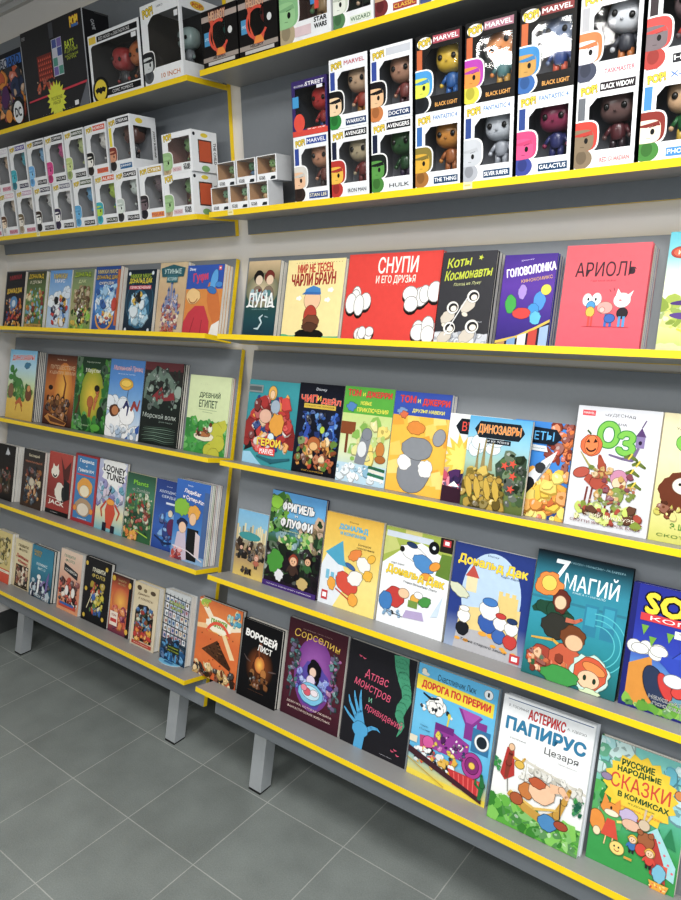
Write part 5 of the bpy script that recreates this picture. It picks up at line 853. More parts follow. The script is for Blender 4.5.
# ---------------------------------------------------------------- boxed vinyl figures
def figure_meshes(head, hair, body, legs, s=1.0, helmet=False, eyes='#14110f', tilt=0, ears=False):
    R = Matrix.Rotation(math.radians(tilt), 3, 'Y')
    h = MB(); h.blob((0, 0, .070*s), (.030*s, .024*s, .026*s), head, 20, 12, .72, rot=R)
    if hair:
        h.blob((0, .004*s, .079*s), (.0315*s, .0245*s, .021*s), hair, 20, 10, .75, rot=R)
    if eyes:
        for sx in (-1, 1):
            e = R @ Vector((sx*.014*s, -.0238*s, -.003*s)); h.blob((e.x, e.y, e.z+.070*s), (.0048*s, .0025*s, .0052*s), eyes, 10, 8)
    e = R @ Vector((0, -.0255*s, -.010*s)); h.blob((e.x, e.y, e.z+.070*s), (.0025*s, .002*s, .0018*s), mix(head, '#000000', .25), 8, 6)
    b = MB()
    rows = []
    for z, rx, ry in ((.018, .011, .009), (.026, .0125, .0095), (.034, .013, .010), (.041, .012, .009), (.047, .006, .006)):
        rows.append([(rx*s*math.cos(2*math.pi*j/14), ry*s*math.sin(2*math.pi*j/14), z*s) for j in range(14)])
    b.grid(rows, body)
    for sx in (-1, 1):
        b.tube((sx*.0065*s, 0, .021*s), (sx*.008*s, -.001*s, .004*s), .0062*s, .0055*s, legs)
        b.blob((sx*.0085*s, -.004*s, .0035*s), (.0065*s, .010*s, .0035*s), legs, 12, 8)
        b.tube((sx*.011*s, 0, .040*s), (sx*.020*s, -.004*s, .026*s), .0042*s, .0036*s, body)
        b.blob((sx*.0205*s, -.005*s, .0235*s), (.0042*s, .0042*s, .0042*s), head, 10, 8)
    return h, b
def put_figure(loc, label, head, hair, body, legs, s=1.0, tilt=0, eyes='#14110f', rz=0, group='vinyl figures inside the boxes'):
    t = empty('toy_figure', loc, (0, 0, rz)); tag(t, label, 'toy figure', group)
    h, b = figure_meshes(head, hair, body, legs, s, tilt=tilt, eyes=eyes)
    h.build('head', ('vinyl',), t); b.build('body', ('vinyl',), t); return t

def fig_box(x, z, y, w, h, d, st, label, flabel, group, rz=0):
    """card box with an acetate window; x is its left edge, y its front plane"""
    fr = st.get('fr', '#eef0f2'); t = empty('figure_box', (x+w/2, y+d, z), (0, 0, rz)); tag(t, label, 'boxed toy', group)
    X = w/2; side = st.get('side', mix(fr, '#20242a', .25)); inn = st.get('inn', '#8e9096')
    wx0, wx1, wz0, wz1 = st.get('win', (.22, .93, .2, .8)); sw = st.get('sidewin')
    c = MB()
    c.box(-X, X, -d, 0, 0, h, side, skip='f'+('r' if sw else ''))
    g = .0015
    # inside lining
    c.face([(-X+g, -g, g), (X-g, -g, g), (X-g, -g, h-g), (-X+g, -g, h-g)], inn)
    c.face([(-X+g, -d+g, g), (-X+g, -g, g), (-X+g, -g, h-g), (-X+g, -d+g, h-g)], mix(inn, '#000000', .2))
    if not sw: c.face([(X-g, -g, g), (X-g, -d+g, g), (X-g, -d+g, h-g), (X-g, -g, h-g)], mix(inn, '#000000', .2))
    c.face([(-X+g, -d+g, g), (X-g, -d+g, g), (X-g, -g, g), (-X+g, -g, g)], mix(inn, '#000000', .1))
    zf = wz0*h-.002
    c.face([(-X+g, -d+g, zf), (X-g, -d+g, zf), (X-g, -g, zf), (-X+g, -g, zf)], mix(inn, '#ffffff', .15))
    a = Art(c, w, h, lambda u, v, q: (-X+u, -d-q, v)); a.L = 0
    cut = st.get('cut', .12)
    a.raw([(0, 0), (1, 0), (1, wz0), (0, wz0)], fr); a.raw([(0, wz1), (1, wz1), (1, 1), (0, 1)], fr)
    a.raw([(0, wz0), (wx0, wz0), (wx0, wz1), (0, wz1)], fr); a.raw([(wx1, wz0), (1, wz0), (1, wz1), (wx1, wz1)], fr)
    if cut: a.raw([(wx0, wz1), (wx0, wz1-cut*.75), (wx0+cut, wz1)], fr)
    a.up(); a.up()
    strip = st.get('strip')
    if strip: a.rect(.03, .35, max(.1, wx0-.07), .82, strip)
    # header
    hc = st.get('hc')
    if hc: a.rect(.38, .865, .95, .965, hc)
    if st.get('ht'): a.t(st['ht'], .66, .915, .52, .075, st.get('htc', '#ffffff'), bold=.03)
    if st.get('pop', True):
        a.el(.2, .895, .165, .105, st.get('popbg', '#f4f4f0')); a.t('POP!', .2, .9, .26, .12, '#f0d020', out='#2a2a2c', rot=6, bold=.05, ow=.07)
    # plain portrait patch at the lower left and the name plate
    p = st.get('por')
    pl = st.get('pl', '#1c2024')
    a.rect(.42, .03, .95, .125, pl) if st.get('pt') is not None else None
    if st.get('pt'): a.t(st['pt'], .68, .08, .48, .07, st.get('ptc', '#ffffff'), bold=.03)
    if p:
        k = st.get('ps', .9); cy = .12+.28*k; Y = lambda v: cy+(v-.4)*k
        a.sq(.12, cy, .32*k, .29*k, '#f6f6f4'); a.el(.14, .12, .24*k, .2*k, '#f6f6f4'); a.el(.12, .11, .21*k, .18*k, p[2]); a.el(.12, .13, .1*k, .12*k, mix(p[2], '#000000', .35))
        a.sq(.12, cy, .29*k, .262*k, p[0]); a.sq(.1, Y(.35), .245*k, .195*k, p[1]); a.poly([(-.1, Y(.42)), (.12+.18*k, Y(.47)), (.12+.21*k, Y(.41)), (.12+.08*k, Y(.415)), (.1, Y(.4)), (0, Y(.41))], mix(p[0], '#000000', .12))
        a.el(.12+.08*k, Y(.345), .036*k, .05*k, '#181818'); a.line(.12+.02*k, Y(.4), .12+.14*k, Y(.415), .014, mix(p[0], '#000000', .5)); a.line(.1, Y(.27), .12+.05*k, Y(.265), .01, mix(p[1], '#000000', .5))
    for bl in st.get('extra', []): bl(a)
    if sw:
        # right side frame with its own window
        b = Art(c, d, h, lambda u, v, q: (X+q, -d+u, v)); b.L = 0
        u0, u1, v0, v1 = sw
        b.raw([(0, 0), (1, 0), (1, v0), (0, v0)], fr); b.raw([(0, v1), (1, v1), (1, 1), (0, 1)], fr); b.raw([(0, v0), (u0, v0), (u0, v1), (0, v1)], fr); b.raw([(u1, v0), (1, v0), (1, v1), (u1, v1)], fr); b.up(); b.up()
        for bl in st.get('sextra', []): bl(b)
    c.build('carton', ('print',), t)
    w_ = MB(); q = .0006
    w_.face([(-X+wx0*w-.002, -d+q, wz0*h-.002), (-X+wx1*w+.002, -d+q, wz0*h-.002), (-X+wx1*w+.002, -d+q, wz1*h+.002), (-X+wx0*w-.002, -d+q, wz1*h+.002)])
    if sw:
        u0, u1, v0, v1 = sw
        w_.face([(X-q, -d+u0*d-.001, v0*h-.002), (X-q, -d+u1*d+.001, v0*h-.002), (X-q, -d+u1*d+.001, v1*h+.002), (X-q, -d+u0*d-.001, v1*h+.002)])
    w_.build('window', ('acetate',), t)
    f = st.get('fig')
    if f:
        for dx, fs, hd, hr, bd, lg, tl in (f if isinstance(f, list) else [f]):
            q = Matrix.Rotation(rz, 3, 'Z') @ Vector((dx*w, -d*.5, 0))
            put_figure((x+w/2+q.x, y+d+q.y, z+zf+.0003), flabel(tl) if callable(flabel) else flabel, hd, hr, bd, lg, min(fs, (h-zf-.004)/.1035), tl, rz=rz)
    return t
GB = 'windowed figure boxes on the right shelf'; GL = 'small windowed figure boxes on the left shelf'
W, H, D = .116, .158, .09
def PX(k): return .769+.1243*k
E = []
def lab(k, row): return k
RB = [ # (column, row), style, box label
 (0,0,dict(hc='#2c4a9c',ht='ЖIVE'.replace('ЖIVE','MARVEL'),strip='#2c4a9c',por=('#d8d4cc','#e8bc98','#3a2c28'),pt='STAN LEE',pl='#24468c',ptc='#f0e8c0',fig=(.1,1.25,'#c98e6c','#cfcac4','#7a4034','#3a2c28',0)),
  'white box with a red-spectacled portrait, leftmost in the lower row of stacked boxes','grey-haired figure in the leftmost lower box'),
 (1,0,dict(hc='#1c1e24',ht='AVENGERS',strip='#1c2440',por=('#b8281c','#e8b83a','#b8281c'),pt='IRON MAN',pl='#dfe2e6',ptc='#22262c',fig=(.1,1.25,'#b8a888',None,'#7a2c28','#7a2c28',0)),
  'white box with a red and gold portrait, second in the lower stacked row','tan-headed maroon figure in the second lower box'),
 (2,0,dict(hc='#1c1e24',ht='AVENGERS',strip='#1c2440',por=('#1c2420','#5a9a48','#4a8a3c'),pt='HULK',pl='#dfe2e6',ptc='#22262c',fig=(.1,1.3,'#2f5a30','#14201a','#2c5230','#3a2c48',0)),
  'white box with a green portrait, third in the lower stacked row','green figure in the third lower box'),
 (3,0,dict(ht='FANTASTIC 4',htc='#3a7ab8',strip='#2a6ab0',por=('#8a7a34','#d8a824','#a8702c'),pt='THE THING',pl='#1c4468',fig=(.1,1.25,'#c8862c',None,'#a8642c','#a8642c',0)),
  'white box with a yellow hatted portrait, fourth in the lower stacked row','orange figure with heavy brows in the fourth lower box'),
 (4,0,dict(ht='FANTASTIC 4',htc='#3a7ab8',strip='#2a4a90',por=('#c4c8ce','#c4c8ce','#b0b4bc'),pt='SILVER SURFER',pl='#1c4468',fig=(.1,1.25,'#c8ccd2',None,'#a8acb4','#a8acb4',0)),
  'white box with a plain silver-grey portrait, fifth in the lower stacked row','silver figure in the fifth lower box'),
 (5,0,dict(ht='FANTASTIC 4',htc='#3a7ab8',strip='#2a4a90',por=('#d83a78','#d84a84','#3a4a9c'),pt='GALACTUS',pl='#1c4468',fig=(.1,1.3,'#8c2c50',None,'#34386c','#34386c',0)),
  'white box with a pink-helmeted portrait, sixth in the lower stacked row','plum and navy figure in the sixth lower box'),
 (6,0,dict(hc='#2a2226',ht='BLACK WIDOW',strip='#70747a',por=('#c83828','#8c7a62','#8c7a62'),pt='RED GUARDIAN',pl='#f0f0f0',ptc='#c82c30',fig=(.1,1.3,'#6e5450','#7a2c2c','#5c2c30','#3a2c30',0)),
  'white box with a red-masked portrait, seventh in the lower stacked row','dark red figure in the seventh lower box'),
 (7,0,dict(ht='X-MEN',htc='#2a6ab8',strip='#3a8ad0',por=('#8c2c20','#f0e0c8','#4a8a3c'),pt='PHOENIX',pl='#3a8ad0',fig=(.1,1.3,'#d8b088','#8c3424','#2f6a3c','#c8a83a',0)),
  'white box with a long auburn-haired portrait, last at the right of the lower row','auburn-haired figure in the last lower box'),
 (0,1,dict(fr='#3c2c6c',side='#2c2450',hc=None,ht='STREET',pop=False,win=(.1,.95,.12,.86),cut=0,pt='FIGURE',pl='#d8402c',inn='#3c4048',fig=(.12,1.35,'#b82420',None,'#a82420','#2c4a8c',0),
   extra=[lambda a: a.rect(0,0,1,.1,'#d83c28'),lambda a: a.el(.2,.24,.16,.19,'#e0442c'),lambda a: a.rect(.02,.52,.2,.72,'#3a9ad0'),lambda a: a.t('BOBBLE',.25,.9,.34,.04,'#e8e8f0'),lambda a: a.rect(.72,.8,.88,.86,'#e8eaf0')]),
  'short violet-topped box holding a red-headed figure, on top at the left end of the stacks','red-headed figure in the short violet box'),
 (1,1,dict(hc='#e8eaf0',ht='MARVEL',htc='#b83040',strip='#2c4a9c',por=('#1c1a1c','#f0cfa8','#2a8a3c'),pt='WARRIOR',pl='#24406c',fig=(.1,1.25,'#c9a888','#8a6a50','#a8402c','#a8782c',0)),
  'white box with a black-haired, green-clad portrait, upper row above the red and gold one','brown-haired figure in the second upper box'),
 (2,1,dict(hc='#c8ccd4',ht='',strip='#2c4a9c',por=('#17151a','#e8bc90','#c87a3a'),pt='DOCTOR',pl='#24406c',fig=(.1,1.3,'#b88a70','#2c2422','#8c4a44','#54343c',0)),
  'white box with a black-bearded portrait, upper row above the green portrait box','bearded brown figure in the third upper box'),
 (3,1,dict(fr='#1c1a1a',side='#101012',hc='#b04a5a',ht='MARVEL',strip='#c8642c',por=('#3a9ad8','#d8e04a','#22262c'),pt='BLACK LIGHT',pl='#1c1a1a',ptc='#e8a84a',fig=(.1,1.3,'#e8c02c',None,'#2c6ab0','#2c6ab0',0)),
  'black box with a light blue helmet portrait, first of the three black boxes','yellow-headed figure in the first black box'),
 (4,1,dict(fr='#1c1a1a',side='#101012',hc='#b07a8a',ht='MARVEL',strip='#c8642c',por=('#b83ab0','#e8902c','#d8d03a'),pt='BLACK LIGHT',pl='#1c1a1a',ptc='#e8a84a',fig=(.1,1.35,'#e8903c',None,'#5a8a8c','#c89a3a',-25)),
  'black box with a magenta-cowled portrait, middle one of the three black boxes','tilted orange-headed figure in the middle black box'),
 (5,1,dict(fr='#1c1a1a',side='#101012',hc='#8c3a3a',ht='MARVEL',strip='#c8642c',por=('#2f8ac8','#c89a4a','#2f6ab0'),pt='BLACK LIGHT',pl='#1c1a1a',ptc='#e8a84a',fig=(.1,1.3,'#7a8aa8','#3a6aa0','#2c4a8c','#c8502c',0)),
  'black box with a blue-masked portrait, rightmost of the three black boxes','blue figure in the rightmost black box'),
 (6,1,dict(strip='#b8b8bc',hc='#c8ccd2',ht='',por=('#e87a3a','#e8e8ec','#4a5064'),pt='TASKMASTER',pl='#f2f0f0',ptc='#c82c4c',inn='#3c3e44',fig=(.15,1.6,'#e4e6ea','#9c6a4a','#4a4c54','#c87a3a',15)),
  'white box with a big glinting white-masked figure, upper row right of the black boxes','large white-masked figure in the upper right box'),
 (7,1,dict(hc='#2a2226',ht='MARVEL',strip='#3c3034',por=('#d83a34','#7c7074','#b83a30'),pt='HERO',pl='#2a2a30',fig=(.1,1.3,'#7c6a6c','#b83a30','#b83a30','#3c3034',0)),
  'white box with a red and grey portrait, upper row cut by the right picture edge','red and grey figure in the upper box at the picture edge'),
]
for c_, r_, st, l, fl in RB:
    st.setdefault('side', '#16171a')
    fig_box(PX(c_)+.001, ZF1+.0003+(.1585 if r_ else 0), -.168, W, .131 if (c_, r_) == (0, 1) else H, D, st, l, fl, GB)

# left shelf: two rows of the same size of box
LB = [
 (-.903,0,('#d8a0b0','#e8c8d0'),('#8c4a2c','#e8c098','#8a6a8c'),'NETFLIX','pink-labelled box with a brown-haired portrait at the left picture edge, lower row'),
 (-.776,0,('#d8a0b0','#e8c8d0'),('#6b4a34','#f0dcc4','#e8e4e0'),'STRANGER','pink-labelled box with a light brown portrait, second in the lower row'),
 (-.646,0,('#d8a0b0','#c8a8c0'),('#7a6a50','#ece4d8','#b8a890'),'THINGS','pink-labelled box with a pale long-haired portrait, third in the lower row'),
 (-.518,0,('#1c1e22','#4a4858'),('#3a2c24','#f0f0ec','#2a2a2c'),'MOVIES','black-labelled box with a black and white portrait, fourth in the lower row'),
 (-.39,0,('#1c1e22','#7a7a8c'),('#3c3454','#f2f0ee','#3c3454'),'MOVIES','black-labelled box with a violet-hatted white portrait, fifth in the lower row'),
 (-.26,0,('#1c1e22','#4a5a34'),('#58a8d8','#6ab4e0','#58a8d8'),'ANIMATION','black-labelled box with a sky blue portrait, sixth in the lower row'),
 (-.13,0,('#2a3c1c','#d8602c'),('#3ab0c0','#b8d83a','#3ab0c0'),'ALIEN','box with a lime and turquoise portrait and orange header, seventh in the lower row'),
 (-.0125,0,('#1c1e22','#2a2a2e'),('#c8d4cc','#dfe8e0','#3a3c40'),'GAMES','black-labelled box with a pale grey portrait and dark-clad figure, eighth in the lower row'),
 (.113,0,('#e8902c','#c8a82c'),('#3a3438','#7a6a70','#2c2c34'),'CYBER','box with orange label and dark blue interior, last in the lower left row'),
 (-.787,1,('#e0a8b8','#dcd8e0'),('#2a2220','#e8c8a8','#c89ab0'),'NETFLIX','pink-labelled box with a dark-haired portrait at the left, upper row'),
 (-.659,1,('#20204a','#5a4a9c'),('#3ab0c0','#4ac0d0','#3a8a9c'),'DISNEY','violet-headed box with a turquoise portrait, second in the upper row'),
 (-.531,1,('#1c1e22','#2a2c30'),('#6ab0e8','#8cc8f0','#6ab0e8'),'COMPANY','box with a light blue round portrait, third in the upper row'),
 (-.407,1,('#1c1e22','#2a2c30'),('#d83a8c','#e04a98','#c83a80'),'COMPANY','box with a magenta portrait, fourth in the upper row'),
 (-.283,1,('#1c1e22','#3c4a2c'),('#c8d88a','#d4e09a','#a8b87a'),'ANIMATION','box with a pale lime portrait, fifth in the upper row'),
 (-.155,1,('#e06a2c','#d8502c'),('#1c1a1c','#f0ece4','#3a3430'),'HORROR','orange-headed box with a black-haired white portrait, sixth in the upper row'),
]
LF = {'#8c4a2c':('#d8b088','#8c4a2c'),}
for x, r_, (pl, hc), por, ht, l in LB:
    fig_box(x, ZF1+.0003+(.1585 if r_ else 0), -.166, .117, H, D, dict(hc=hc, ht=ht, pl=pl, pt='FIGURE', ptc=mix(pl, '#ffffff', .85) if pl[1] < '8' else '#a83a5a', por=por, ps=.72, inn='#c2c4c8', fig=(.12, 1.2, por[1], por[0] if por[0] != por[1] else None, por[2], mix(por[2], '#000000', .3), 0)), l, 'little figure inside the '+l.split(',')[0][:60], GL)
fig_box(-.027, ZF1+.1588, -.166, .117, .162, .1, dict(hc='#1c1e22', ht='CYBERPUNK', strip='#e8d83a', pl='#2f6a9c', pt='JOHNNY', por=('#8c3a2c','#d89a78','#3a3436'), ps=.72, inn='#b4b6ba', sidewin=(.12, .8, .2, .8), fig=(.1, 1.2, '#6a4438','#1c1614','#4a4c50','#2c2c30',0),
    sextra=[lambda b: b.t('JOHNNY SILVERHAND', .9, .5, .8, .09, '#22242a', rot=-90, bold=.03), lambda b: b.el(.35,.9,.14,.08,'#e8d030')]),
    'box with see-through side and black spine lettering, right end of the upper left row','brown-faced figure in the see-through corner box', GL)

# open-sided boxes with the green long-eared toy: boxes, lettering and a plain green figure
def sw(a, x=.8, y=.14, s=.2): a.t('STAR', x, y+.035, s, .06, '#17181a', bold=.06); a.t('WARS', x, y-.035, s, .06, '#17181a', bold=.06)
for i, (x, z, h, l) in enumerate(((.228, ZF1+.0003, .122, 'lower one of two white open-sided boxes with green figures at the left shelf end'), (.236, ZF1+.1226, .115, 'upper one of two white open-sided boxes, with an orange side window'))):
    fig_box(x, z, -.164, .134, h, .1, dict(win=(.2, .93, .24, .86), ps=.72, inn='#b88a80', sidewin=(.25, .78, .22, .78), por=('#9cc08a','#a8cc94','#c8b08a'), fig=(.1, .95, '#8cb878', None, '#b08a5a', '#8a6a48', 0),
        extra=[lambda a: sw(a, .8, .13, .22), lambda a: a.rect(.3,.05,.62,.16,'#e0c8cc'), lambda a: a.t('THE CHILD', .46, .1, .26, .05, '#a83a4a')],
        sextra=[lambda b: b.t('THE CHILD', .9, .48, .6, .1, '#22242a', rot=-90, bold=.03), lambda b: b.rect(.28,.25,.75,.75,'#c8582c'), lambda b: b.el(.1,.9,.05,.05,'#22242a'), lambda b: b.el(.5,.89,.14,.06,'#e8d030'), lambda b: b.el(.5,.08,.16,.09,'#8cb878')]),
        l, 'green and tan figure in the '+l.split(' with ')[0].split(',')[0], 'white open-sided figure boxes')
cols = [('#7cae8a','#cfb08a'),('#8ab890','#d8b890'),('#8cc08a','#dcb888'),('#8ab078','#9c8a5c'),('#5a8a64','#5a88b0'),('#8ab470','#d0b080')]
sm = [(.442,0),(.519,0),(.596,0),(.458,1),(.538,1),(.618,1)]
for i, ((x, r_), (hd, bd)) in enumerate(zip(sm, cols)):
    pos = ('left','middle','right')[i % 3]+(' one of the upper three' if r_ else ' one of the lower three')
    fig_box(x, ZF1+.0003+(.0665 if r_ else 0), -.166+(.014 if r_ else 0), .0745, .066, .06, dict(win=(.05, .95, .3, .97), cut=0, pop=False, inn='#d8a878', fig=(.0, .62, hd, None, bd, bd, 0),
        extra=[lambda a: sw(a, .26, .13, .3), lambda a: a.poly([(.66,.04),(.92,.04),(.92,.16),(.72,.16)], '#2a3034')]),
        pos+' small white boxes, holding a green toy', 'tiny green figure in the '+pos+' small boxes', 'tiny boxed green figures')

# upper left shelf
st_dark = dict(fr='#17181c', side='#141418', pop=False, win=(.02, .03, .5, .51), cut=0, pt=None)
def chess(a):
    a.bg('#2a2a2e', '#303034', '#2a2a2c'); a.rect(.24, .4, .48, .68, '#7a2c24')
    for i in range(7):
        for j in range(5): a.poly([(.255+i*.032, .41+j*.053), (.277+i*.032, .41+j*.053), (.266+i*.032, .445+j*.053)], '#d8583c'); a.L -= .9
    a.L = math.ceil(a.L)+1
    a.mess(.2, .28, .52, .42, ['#d8683c', '#c8a88c', '#a84a34'], 14, .03, 11)
    a.rect(.5, .4, .66, .8, '#d0d4dc')
    for i in range(2):
        for j in range(4): a.rect(.508+i*.078, .41+j*.098, .578+i*.078, .5+j*.098, ['#7a6ab0', '#5a9a8c', '#c8c8d4', '#4a5a9c'][(i+j) % 4]); a.L -= .9
    a.L = math.ceil(a.L)+1
    a.t('BATS', .78, .69, .14, .06, '#c8d83a', bold=.03); a.t('И ДРУЗЬЯ', .8, .62, .2, .04, '#c8d83a'); a.t('НАСТОЛЬНАЯ', .8, .57, .2, .02, '#c8d83a'); a.t('ИГРА', .8, .54, .14, .02, '#c8d83a')
    a.rect(.48, .82, .55, .98, '#4c4e54'); a.t('POP!', .88, .9, .12, .08, '#f0d020', out='#a83a2c', bold=.06); a.rect(.84, .84, .94, .87, '#2c6ab0'); a.t('FUNKO', .05, .93, .06, .03, '#b8b8bc')
    a.poly([(.04, .22), (1, .26), (1, .235), (.04, .2)], '#c82c44'); a.poly([(.84, 0), (1, 0), (1, .26)], '#6c7078'); a.star(.5, .155, .16, '#dce03a', 18, .72); a.t('ЭКСКЛЮЗИВ', .5, .17, .18, .03, '#3a3c1c'); a.t('НАБОР', .5, .12, .12, .03, '#3a3c1c'); a.rect(.78, .03, .84, .08, '#e8e8ea'); a.t('· · · · · · · · · · ·', .5, .02, .5, .006, '#c8c8cc')
def plainbox(name, x, z, y, w, h, d, art, col, label, cat='board game'):
    t = empty(name, (x+w/2, y+d, z)); tag(t, label, cat); X = w/2; c = MB(); c.box(-X, X, -d, 0, 0, h, col)
    art(Art(c, w, h, lambda u, v, q: (-X+u, -d-q, v)))
    s = Art(c, d, h, lambda u, v, q: (X+q, -d+u, v)); s.rect(0, 0, .04, 1, '#c8cace'); s.t('GAME', .4, .86, .3, .12, '#c8cace', rot=-80)
    c.build('carton', ('print',), t); l = MB(); l.box(-X-.0012, X+.0012, -d*.5-.001, .0008, h-.004, h+.0006, mix(col, '#ffffff', .06)); l.build('lid_flap', ('print',), t); return t
def hero(a):
    a.bg('#1a1614', '#2a1c18', '#141820', '#101420'); a.mess(.0, .15, 1, .75, ['#c8582c', '#3a3c44', '#e0902c', '#5a2c64', '#8c2c28', '#2a3a5c', '#c8a88a', '#16161a'], 70, .09, 5)
    a.rect(0, .8, .72, .93, '#b8bcc4'); a.rect(.72, .8, 1, .93, '#2a6ab8'); a.t('CHASEBOARD', .62, .86, .7, .08, '#1c2c4c', bold=.03); a.el(.84, .17, .09, .1, '#e8eaec'); a.t('DC', .84, .17, .11, .08, '#17181c', bold=.05); a.el(.66, .15, .06, .06, '#e0902c')
plainbox('game_box', -.86, ZF0+.0003, -.168, .372, .245, .1, hero, '#15161a', 'dark board game box with fiery crowded art at the far left of the highest shelf')
plainbox('game_box', -.482, ZF0+.0003, -.168, .376, .282, .1, chess, '#232327', 'large dark grey game box with a yellow starburst on the highest left shelf')
def bats(a):
    a.rect(.02, .865, .16, .97, '#e8c83a'); a.rect(.18, .87, .96, .955, '#17181c'); a.t('RED HOOD vs DEATHSTROKE', .52, .912, .6, .035, '#f0f0f0', bold=.02); a.rect(.1, .04, .95, .13, '#17181c'); a.t('COMIC MOMENTS', .6, .085, .4, .035, '#f0f0f0', bold=.02)
    a.el(.17, .15, .16, .15, '#17181c'); a.el(.17, .15, .125, .12, '#e8d02c'); a.poly([(.06, .17), (.12, .2), (.15, .185), (.17, .2), (.19, .185), (.22, .2), (.28, .17), (.25, .11), (.21, .13), (.17, .09), (.13, .13), (.09, .11)], '#17181c'); a.rect(.84, .76, .93, .83, '#e8eaec')
fig_box(-.086, ZF0+.0003, -.168, .265, .192, .11, dict(win=(.05, .95, .15, .84), cut=.04, pop=False, inn='#3c3e42', fig=[(-.1, 1.3, '#b02c2c', None, '#4a4c50', '#3a3c40', 12), (.24, 1.3, '#c8702c', '#8c3c24', '#4a3c34', '#3a3430', -8)], extra=[bats], side='#303236'),
    'wide white-framed box with a black and yellow bat badge and two figures', lambda tl: ('red-headed' if tl == 12 else 'orange-headed')+' figure of the pair in the wide box with the yellow badge', 'large boxes on the highest left shelf')
fig_box(.187, ZF0+.0003, -.168, .176, .215, .15, dict(ps=.6, win=(.18, .96, .2, .84), inn='#4a4642', side='#e6e8ea', sidewin=(.06, .9, .2, .84), por=('#2a2c30','#d0d4d4','#5c6064'), pt='10 INCH', pl='#f0f0f0', ptc='#c87a4c', fig=(.2, 1.15, '#9cb0ac', None, '#8c9094', '#7c8084', 0),
    extra=[lambda a: a.rect(.86, .74, .95, .81, '#e8eaec'), lambda a: a.t('HERO', .52, .93, .16, .03, '#7a7c84')], sextra=[lambda b: b.el(.45, .91, .18, .07, '#e8c02c'), lambda b: b.t('POP!', .45, .91, .26, .07, '#c8501c', bold=.06)]),
    'big white box with a silver figure, rightmost on the highest left shelf', 'silver figure in the big white box on the highest shelf', 'large boxes on the highest left shelf')
# upper right shelf
def hb(name):
    def f(a):
        a.rect(0, .8, 1, .9, '#b8a8a0'); a.t('HELLBOY', .45, .87, .46, .16, '#d8b090', out='#8c2c20', bold=.05); a.rect(0, .1, 1, .18, '#a89c94'); a.rect(.14, .03, .9, .09, '#c8c4c0'); a.rect(.06, .38, .22, .62, '#4a9ac8'); a.t('LIMITED', .14, .5, .13, .05, '#e8f0f4'); a.el(.8, .55, .06, .065, '#dfe0e0'); a.t(name, .46, .15, .34, .05, '#3a2420', bold=.04)
        a.poly([(.26, .7), (.3, .4), (.42, .17), (.62, .17), (.7, .4), (.58, .26), (.42, .26), (.3, .5), (.34, .8), (.24, .8)], '#d8542c'); a.arc(.48, .52, .235, .29, 60, 330, '#d84a30', 22); a.poly([(.38, .18), (.66, .18), (.58, .3), (.44, .3)], '#e8902c')
    return f
for i, (x, nm, hd) in enumerate(((.45, 'ABE SAPIEN', '#3a9a8c'), (.594, 'HELLBOY', '#c83a34'))):
    fig_box(x, ZF0+.0003, -.168, .138, .142, .1, dict(fr='#1a1718', side='#141214', pop=False, cut=0, win=(.3, .66, .32, .74), inn='#2c2a2c', fig=(.0, 1.0, hd, None, '#3a3434', '#2c2828', 0), extra=[hb(nm)]),
        'black card box with a round red-rimmed window and a %s figure' % ('teal' if i == 0 else 'red'), '%s figure behind the round window of a black box' % ('teal' if i == 0 else 'red'), 'black boxes with round windows')
fig_box(.74, ZF0+.0003, -.168, .165, .2, .11, dict(win=(.25, .93, .22, .84), inn='#7a5a50', por=('#8cc08a','#9ccc94','#b8a888'), fig=(.1, 1.5, '#8cc08a', None, '#c8a878', '#a88a5c', 0), extra=[lambda a: sw(a, .8, .15, .24), lambda a: a.rect(.3, .05, .62, .16, '#e0c8cc'), lambda a: a.rect(.62,.36,.7,.6,'#3a8ac8'), lambda a: a.rect(.7,.3,.78,.6,'#d8402c')]),
    'tall white box with a green portrait and figure beside the black boxes', 'green and sand figure in the tall white box on the highest shelf', 'white boxes on the highest right shelf')
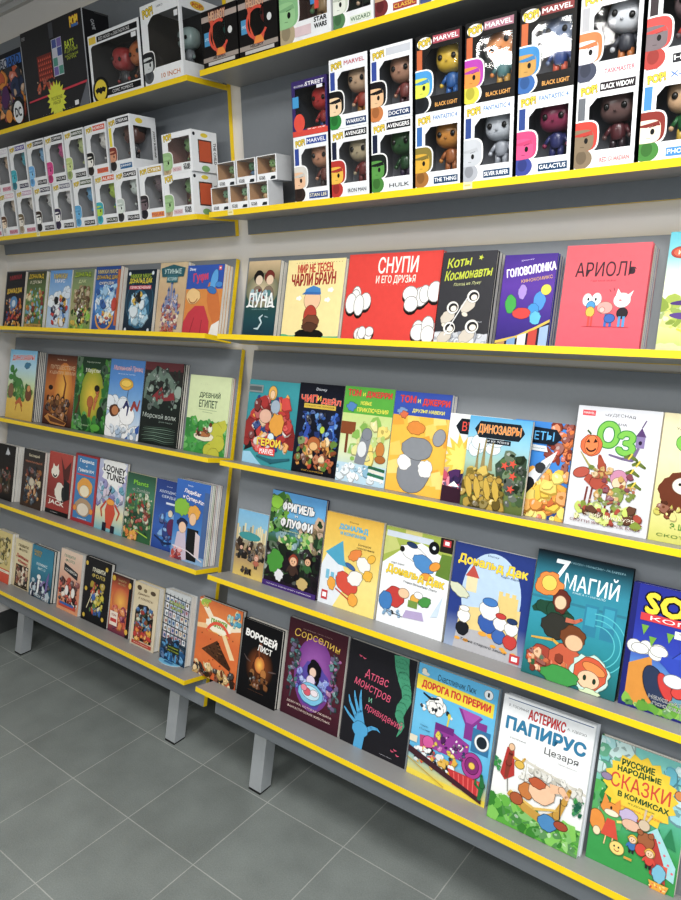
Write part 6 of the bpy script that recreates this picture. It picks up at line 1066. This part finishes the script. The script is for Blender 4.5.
fig_box(.912, ZF0+.0003, -.168, .118, .158, .09, dict(por=('#d0d8c8','#e8ece0','#5a8a5c'), pt='WIZARD', pl='#dfe8d8', ptc='#4a6a4c', inn='#4a5248', fig=(.1, 1.25, '#e0c0a0', '#3a2a20', '#3a4a3c', '#2a2c30', 0)),
    'white box with pale green name plate, cut by the top picture edge', 'figure in the white box with the pale green plate', 'white boxes on the highest right shelf')
fig_box(1.034, ZF0+.0003, -.168, .118, .158, .09, dict(por=('#8c2c34','#c8a080','#7a2c30'), pt='CLASSIC', pl='#a83a2c', ptc='#e8c03a', inn='#4a3438', fig=(.1, 1.25, '#c8a080', '#5a3024', '#8c3030', '#3a2c2c', 0)),
    'white box with dark red and gold name plate, cut by the top picture edge', 'figure in the white box with the dark red plate', 'white boxes on the highest right shelf')
fig_box(1.156, ZF0+.0003, -.168, .118, .158, .09, dict(por=('#8a8c94','#d8b090','#4a5a8c'), pt='SERIES', pl='#3a4a7c', inn='#4a4c54', fig=(.1, 1.25, '#d8b090', '#4a3428', '#4a5a8c', '#2c2c34', 0)),
    'white box whose bottom corner alone shows where the highest shelf leaves the picture', 'figure in the box where the highest shelf leaves the picture', 'white boxes on the highest right shelf')

# ---------------------------------------------------------------- light
def area(name, loc, size, sy, power, col=(1, 1, 1), rot=(0, 0, 0)):
    l = bpy.data.lights.new(name, 'AREA'); l.shape = 'RECTANGLE'; l.size = size; l.size_y = sy; l.energy = power; l.color = col
    o = bpy.data.objects.new(name, l); C.objects.link(o); o.location = loc; o.rotation_euler = rot; return o
area('ceiling_lamp', (1.9, -1.25, CEIL-.03), 1.2, .5, 48, (1, .98, .95))
area('ceiling_lamp', (.5, -2.3, CEIL-.03), .6, .3, 24, (1, .98, .95))
area('ceiling_lamp', (2.6, -2.6, CEIL-.03), 1.2, .6, 44, (1, .98, .95))
area('window_light', (3.9, -2.6, 1.6), 2.2, 1.8, 30, (.93, .97, 1), (math.radians(90), 0, math.radians(60)))
w = bpy.data.worlds.new('world'); bpy.context.scene.world = w; w.use_nodes = True
w.node_tree.nodes['Background'].inputs[0].default_value = (.9, .95, 1, 1); w.node_tree.nodes['Background'].inputs[1].default_value = .36
sc = bpy.context.scene; sc.view_settings.view_transform = 'Standard'; sc.view_settings.look = 'Medium High Contrast'; sc.view_settings.exposure = -.25
sc.cycles.max_bounces = 8; sc.cycles.transparent_max_bounces = 12
